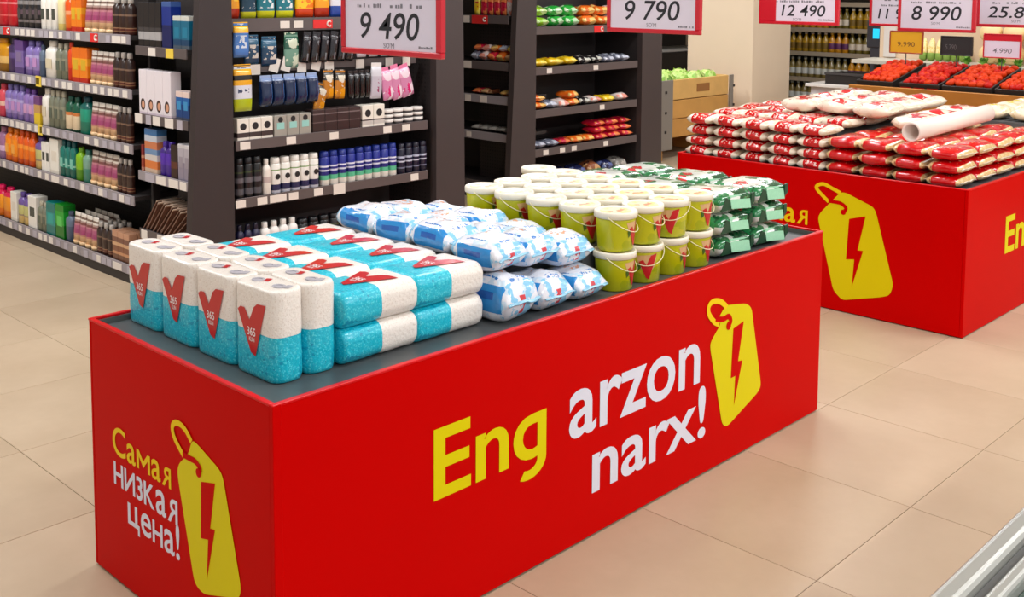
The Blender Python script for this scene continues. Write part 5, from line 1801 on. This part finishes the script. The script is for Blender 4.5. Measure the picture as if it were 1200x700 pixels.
def build_cab(nm):
    o = obj(nm, lathe_mesh(nm, CABM, [(.03, 0), (.08, .02), (.105, .07), (.10, .12), (.07, .165), (.02, .185)], 18))
    for k in range(3):
        bm = bmesh.new()
        a0 = k * 2.1
        g = []
        for i in range(5):
            row = []
            for j in range(5):
                a = a0 + (j - 2) * .32
                e = -.7 + i * .42
                r = .112 + .004 * (i == 4) + .012 * math.sin(j * 2.5 + i) * (i > 2)
                row.append(bm.verts.new((r * math.cos(e) * math.cos(a), r * math.cos(e) * math.sin(a), .092 + r * .9 * math.sin(e))))
            g.append(row)
        for i in range(4):
            for j in range(4):
                bm.faces.new((g[i][j], g[i][j + 1], g[i + 1][j + 1], g[i + 1][j]))
        obj('outer_leaf', finish(bm, 'outer_leaf', CABL, True), o)
    return o
CB = Kind('cabbage', 'cabbage', build_cab)
for i, (x, y, z) in enumerate(((6.46, 3.92, .576), (6.70, 3.91, .576), (6.94, 3.93, .576), (7.17, 3.92, .576), (7.38, 3.93, .576))):
    CB.put(f'pale cabbage in the wooden bin, {ORD[i]} from left of the front five', 'cabbages in the wooden bin', (x, y, z), (0, 0, i * 1.1))
for i, (x, y, z) in enumerate(((6.585, 4.06, .735), (7.02, 4.18, .576), (7.30, 4.17, .576))):
    CB.put(f'pale cabbage in the wooden bin, {ORD[i]} from left of the back three', 'cabbages in the wooden bin', (x, y, z), (.2, 0, i * 2.3))
# raised cabbage display in the dark case further back
cs = thing('chiller_case', 'dark refrigerated case behind the wooden bin', 'case', (7.9, 5.9, 0))
def cbox(n, m, x0, x1, y0, y1, z0, z1):
    return obj(n, box_mesh(n, m, x0 - 7.9, x1 - 7.9, y0 - 5.9, y1 - 5.9, z0, z1, 0.004), cs)
cbox('body', BLKP, 6.6, 10.4, 5.6, 6.3, 0, 0.78)
cbox('back_panel', plain('case_back', C(46, 42, 42), 0.6), 6.6, 10.4, 6.26, 6.3, 0.7805, 2.0)
cbox('case_shelf', plain('case_shelf', C(176, 172, 168), 0.5), 6.6, 10.4, 5.75, 6.259, 1.07, 1.10)
cbox('case_shelf', plain('case_shelf2', C(190, 186, 180), 0.5), 6.6, 10.4, 5.62, 6.259, 0.781, 0.80)
for i in range(5):
    CB.put(f'pale cabbage in the dark case behind the bin, {ORD[i]} from left of five', 'cabbages in the dark case', (7.70 + .26 * i, 5.78, 0.8005), (0, 0, i * .9), (1.1, 1.1, 1.1))

# ================================================================== bottle shelf at the right rear
SHP = plain('paper_white', C(206, 198, 190), 0.5)
bs = thing('bottle_shelving', 'tall shelving of oil bottles behind the beige pillar', 'shelving', (9.3, 3.6, 0))
def hbox(n, m, x0, x1, y0, y1, z0, z1, bev=0.0):
    return obj(n, box_mesh(n, m, x0 - 9.3, x1 - 9.3, y0 - 3.6, y1 - 3.6, z0, z1, bev), bs)
BACKD = plain('bottle_back', C(44, 36, 26), 0.6)
SHW = plain('bottle_shelf_white', C(158, 146, 128), 0.45)
hbox('back_panel', BACKD, 9.48, 9.52, 2.9, 4.5, 0, 1.9)
hbox('side_panel', SHW, 9.08, 9.479, 3.055, 3.085, 0, 1.9)
BZ = (0.60, 0.868, 1.118, 1.385)
for z in BZ:
    s = hbox('shelf', BACKD, 9.105, 9.478, 3.09, 4.5, z - .025, z)
    obj('price_rail', box_mesh('price_rail', SHW, 9.094 - 9.3, 9.104 - 9.3, 3.09 - 3.6, 4.5 - 3.6, z - .042, z + .004), s)
hbox('shelf', BACKD, 9.105, 9.478, 3.09, 4.5, .32, .345)
OILS = [('clear', C(160, 124, 26), C(226, 216, 196), C(110, 84, 16)), ('yellow', C(190, 130, 20), C(236, 190, 80), C(90, 40, 90)), ('green', C(110, 96, 40), C(150, 140, 90), C(206, 196, 180)), ('pale', C(124, 108, 60), C(176, 180, 170), C(196, 200, 196))]
def oil_kind(nm, c, capc, lab):
    m = printed('oil_' + nm, c, [(tuple(min(1, v * 1.5) for v in c[:3]) + (1,), [(2, .5, 1.1)], (10.0, .5))], rough=0.12, coat=0.6)
    def build(n_):
        o = obj(n_, lathe_mesh(n_, m, [(.034, 0), (.038, .006), (.038, .11), (.034, .135), (.016, .17), (.014, .185)], 14))
        obj('cap', lathe_mesh('cap', plain('oilcap_' + nm, capc, .4), [(.016, .1852), (.017, .19), (.016, .21)], 10), o)
        obj('label', lathe_mesh('label', plain('oillabel_' + nm, lab, .5), [(.0385, .035), (.0387, .036), (.0387, .095), (.0385, .096)], 14), o)
        return o
    return Kind('oil_bottle', 'bottle', build)
OK_ = [oil_kind(*o) for o in OILS]
for zi, (z, nm) in enumerate(((0.345, 'lowest'), (0.60, 'second lowest'), (0.868, 'middle'), (1.118, 'upper'))):
    n = 15
    for i in range(n):
        y = 4.17 - .0745 * i
        k = (3, 3, 0, 1)[zi] if i < 8 else ((2, 3, 1, 2)[zi] if i < 11 else (3, 1, 2, 0)[zi])
        OK_[k].put(f'{OILS[k][0]} oil bottle, {(ORD + ["fifteenth"])[i]} from left on the {nm} rear bottle shelf', f'oil bottles on the {nm} rear shelf', (9.16, y, z + .0005))

# ---- white counter, scale with lit screen
ct = thing('service_counter', 'white counter with a pale top behind the heap of bags', 'counter', (8.2, 2.95, 0))
obj('body', box_mesh('body', plain('counter_white', C(206, 200, 204), 0.5), -0.26, 0.3, -0.32, 0.19, 0, 0.62), ct)
obj('counter_top', box_mesh('counter_top', plain('counter_top', C(226, 220, 214), 0.4), -0.30, 0.33, -0.34, 0.23, 0.6205, 0.65, 0.004), ct)
bx = thing('plastic_crate', 'dark plastic crate standing on the white counter', 'crate', (8.15, 2.82, 0.6505))
bm = bmesh.new()
bm_box(bm, -.17, .17, -.18, .20, 0, .012)
for a in ((-.17, -.155, -.18, .20), (.155, .17, -.18, .20), (-.154, .154, -.18, -.165), (-.154, .154, .185, .20)):
    bm_box(bm, a[0], a[1], a[2], a[3], .0125, .10, .002)
bx.data = None
obj('crate_body', finish(bm, 'crate_body', BLKP), bx)
obj('rim', box_mesh('rim', plain('crate_rim', C(70, 66, 66), .5), -.176, -.1702, -.186, .206, .086, .106, .001), bx)
em, nt, b = _base('lit_screen', 0.3)
b.inputs['Base Color'].default_value = C(20, 120, 160)
b.inputs['Emission Color'].default_value = C(40, 190, 236)
b.inputs['Emission Strength'].default_value = 0.9
sp = thing('display_post', 'dark post with a small lit cyan screen above the tomatoes', 'post', (7.95, 2.51, 0))
obj('post', box_mesh('post', plain('post_dark', C(50, 48, 54), .5), -.03, .03, -.055, .055, 0, 1.0, .004), sp)
hdm = obj('screen_housing', box_mesh('screen_housing', plain('post_head', C(44, 42, 48), .5), -.035, .02, -.085, .09, 1.0005, 1.25, .012, 2), sp)
obj('screen', box_mesh('screen', em, -.0375, -.0352, -.030, .030, 1.085, 1.172, .0005), hdm)
sh_ = thing('paper_sheet', 'white sheet fixed beside the dark post with lit screen', 'sheet', (7.75, 2.30, 0.94), mesh=box_mesh('paper_sheet', SHP, -.004, .004, -.05, .06, 0, .26))
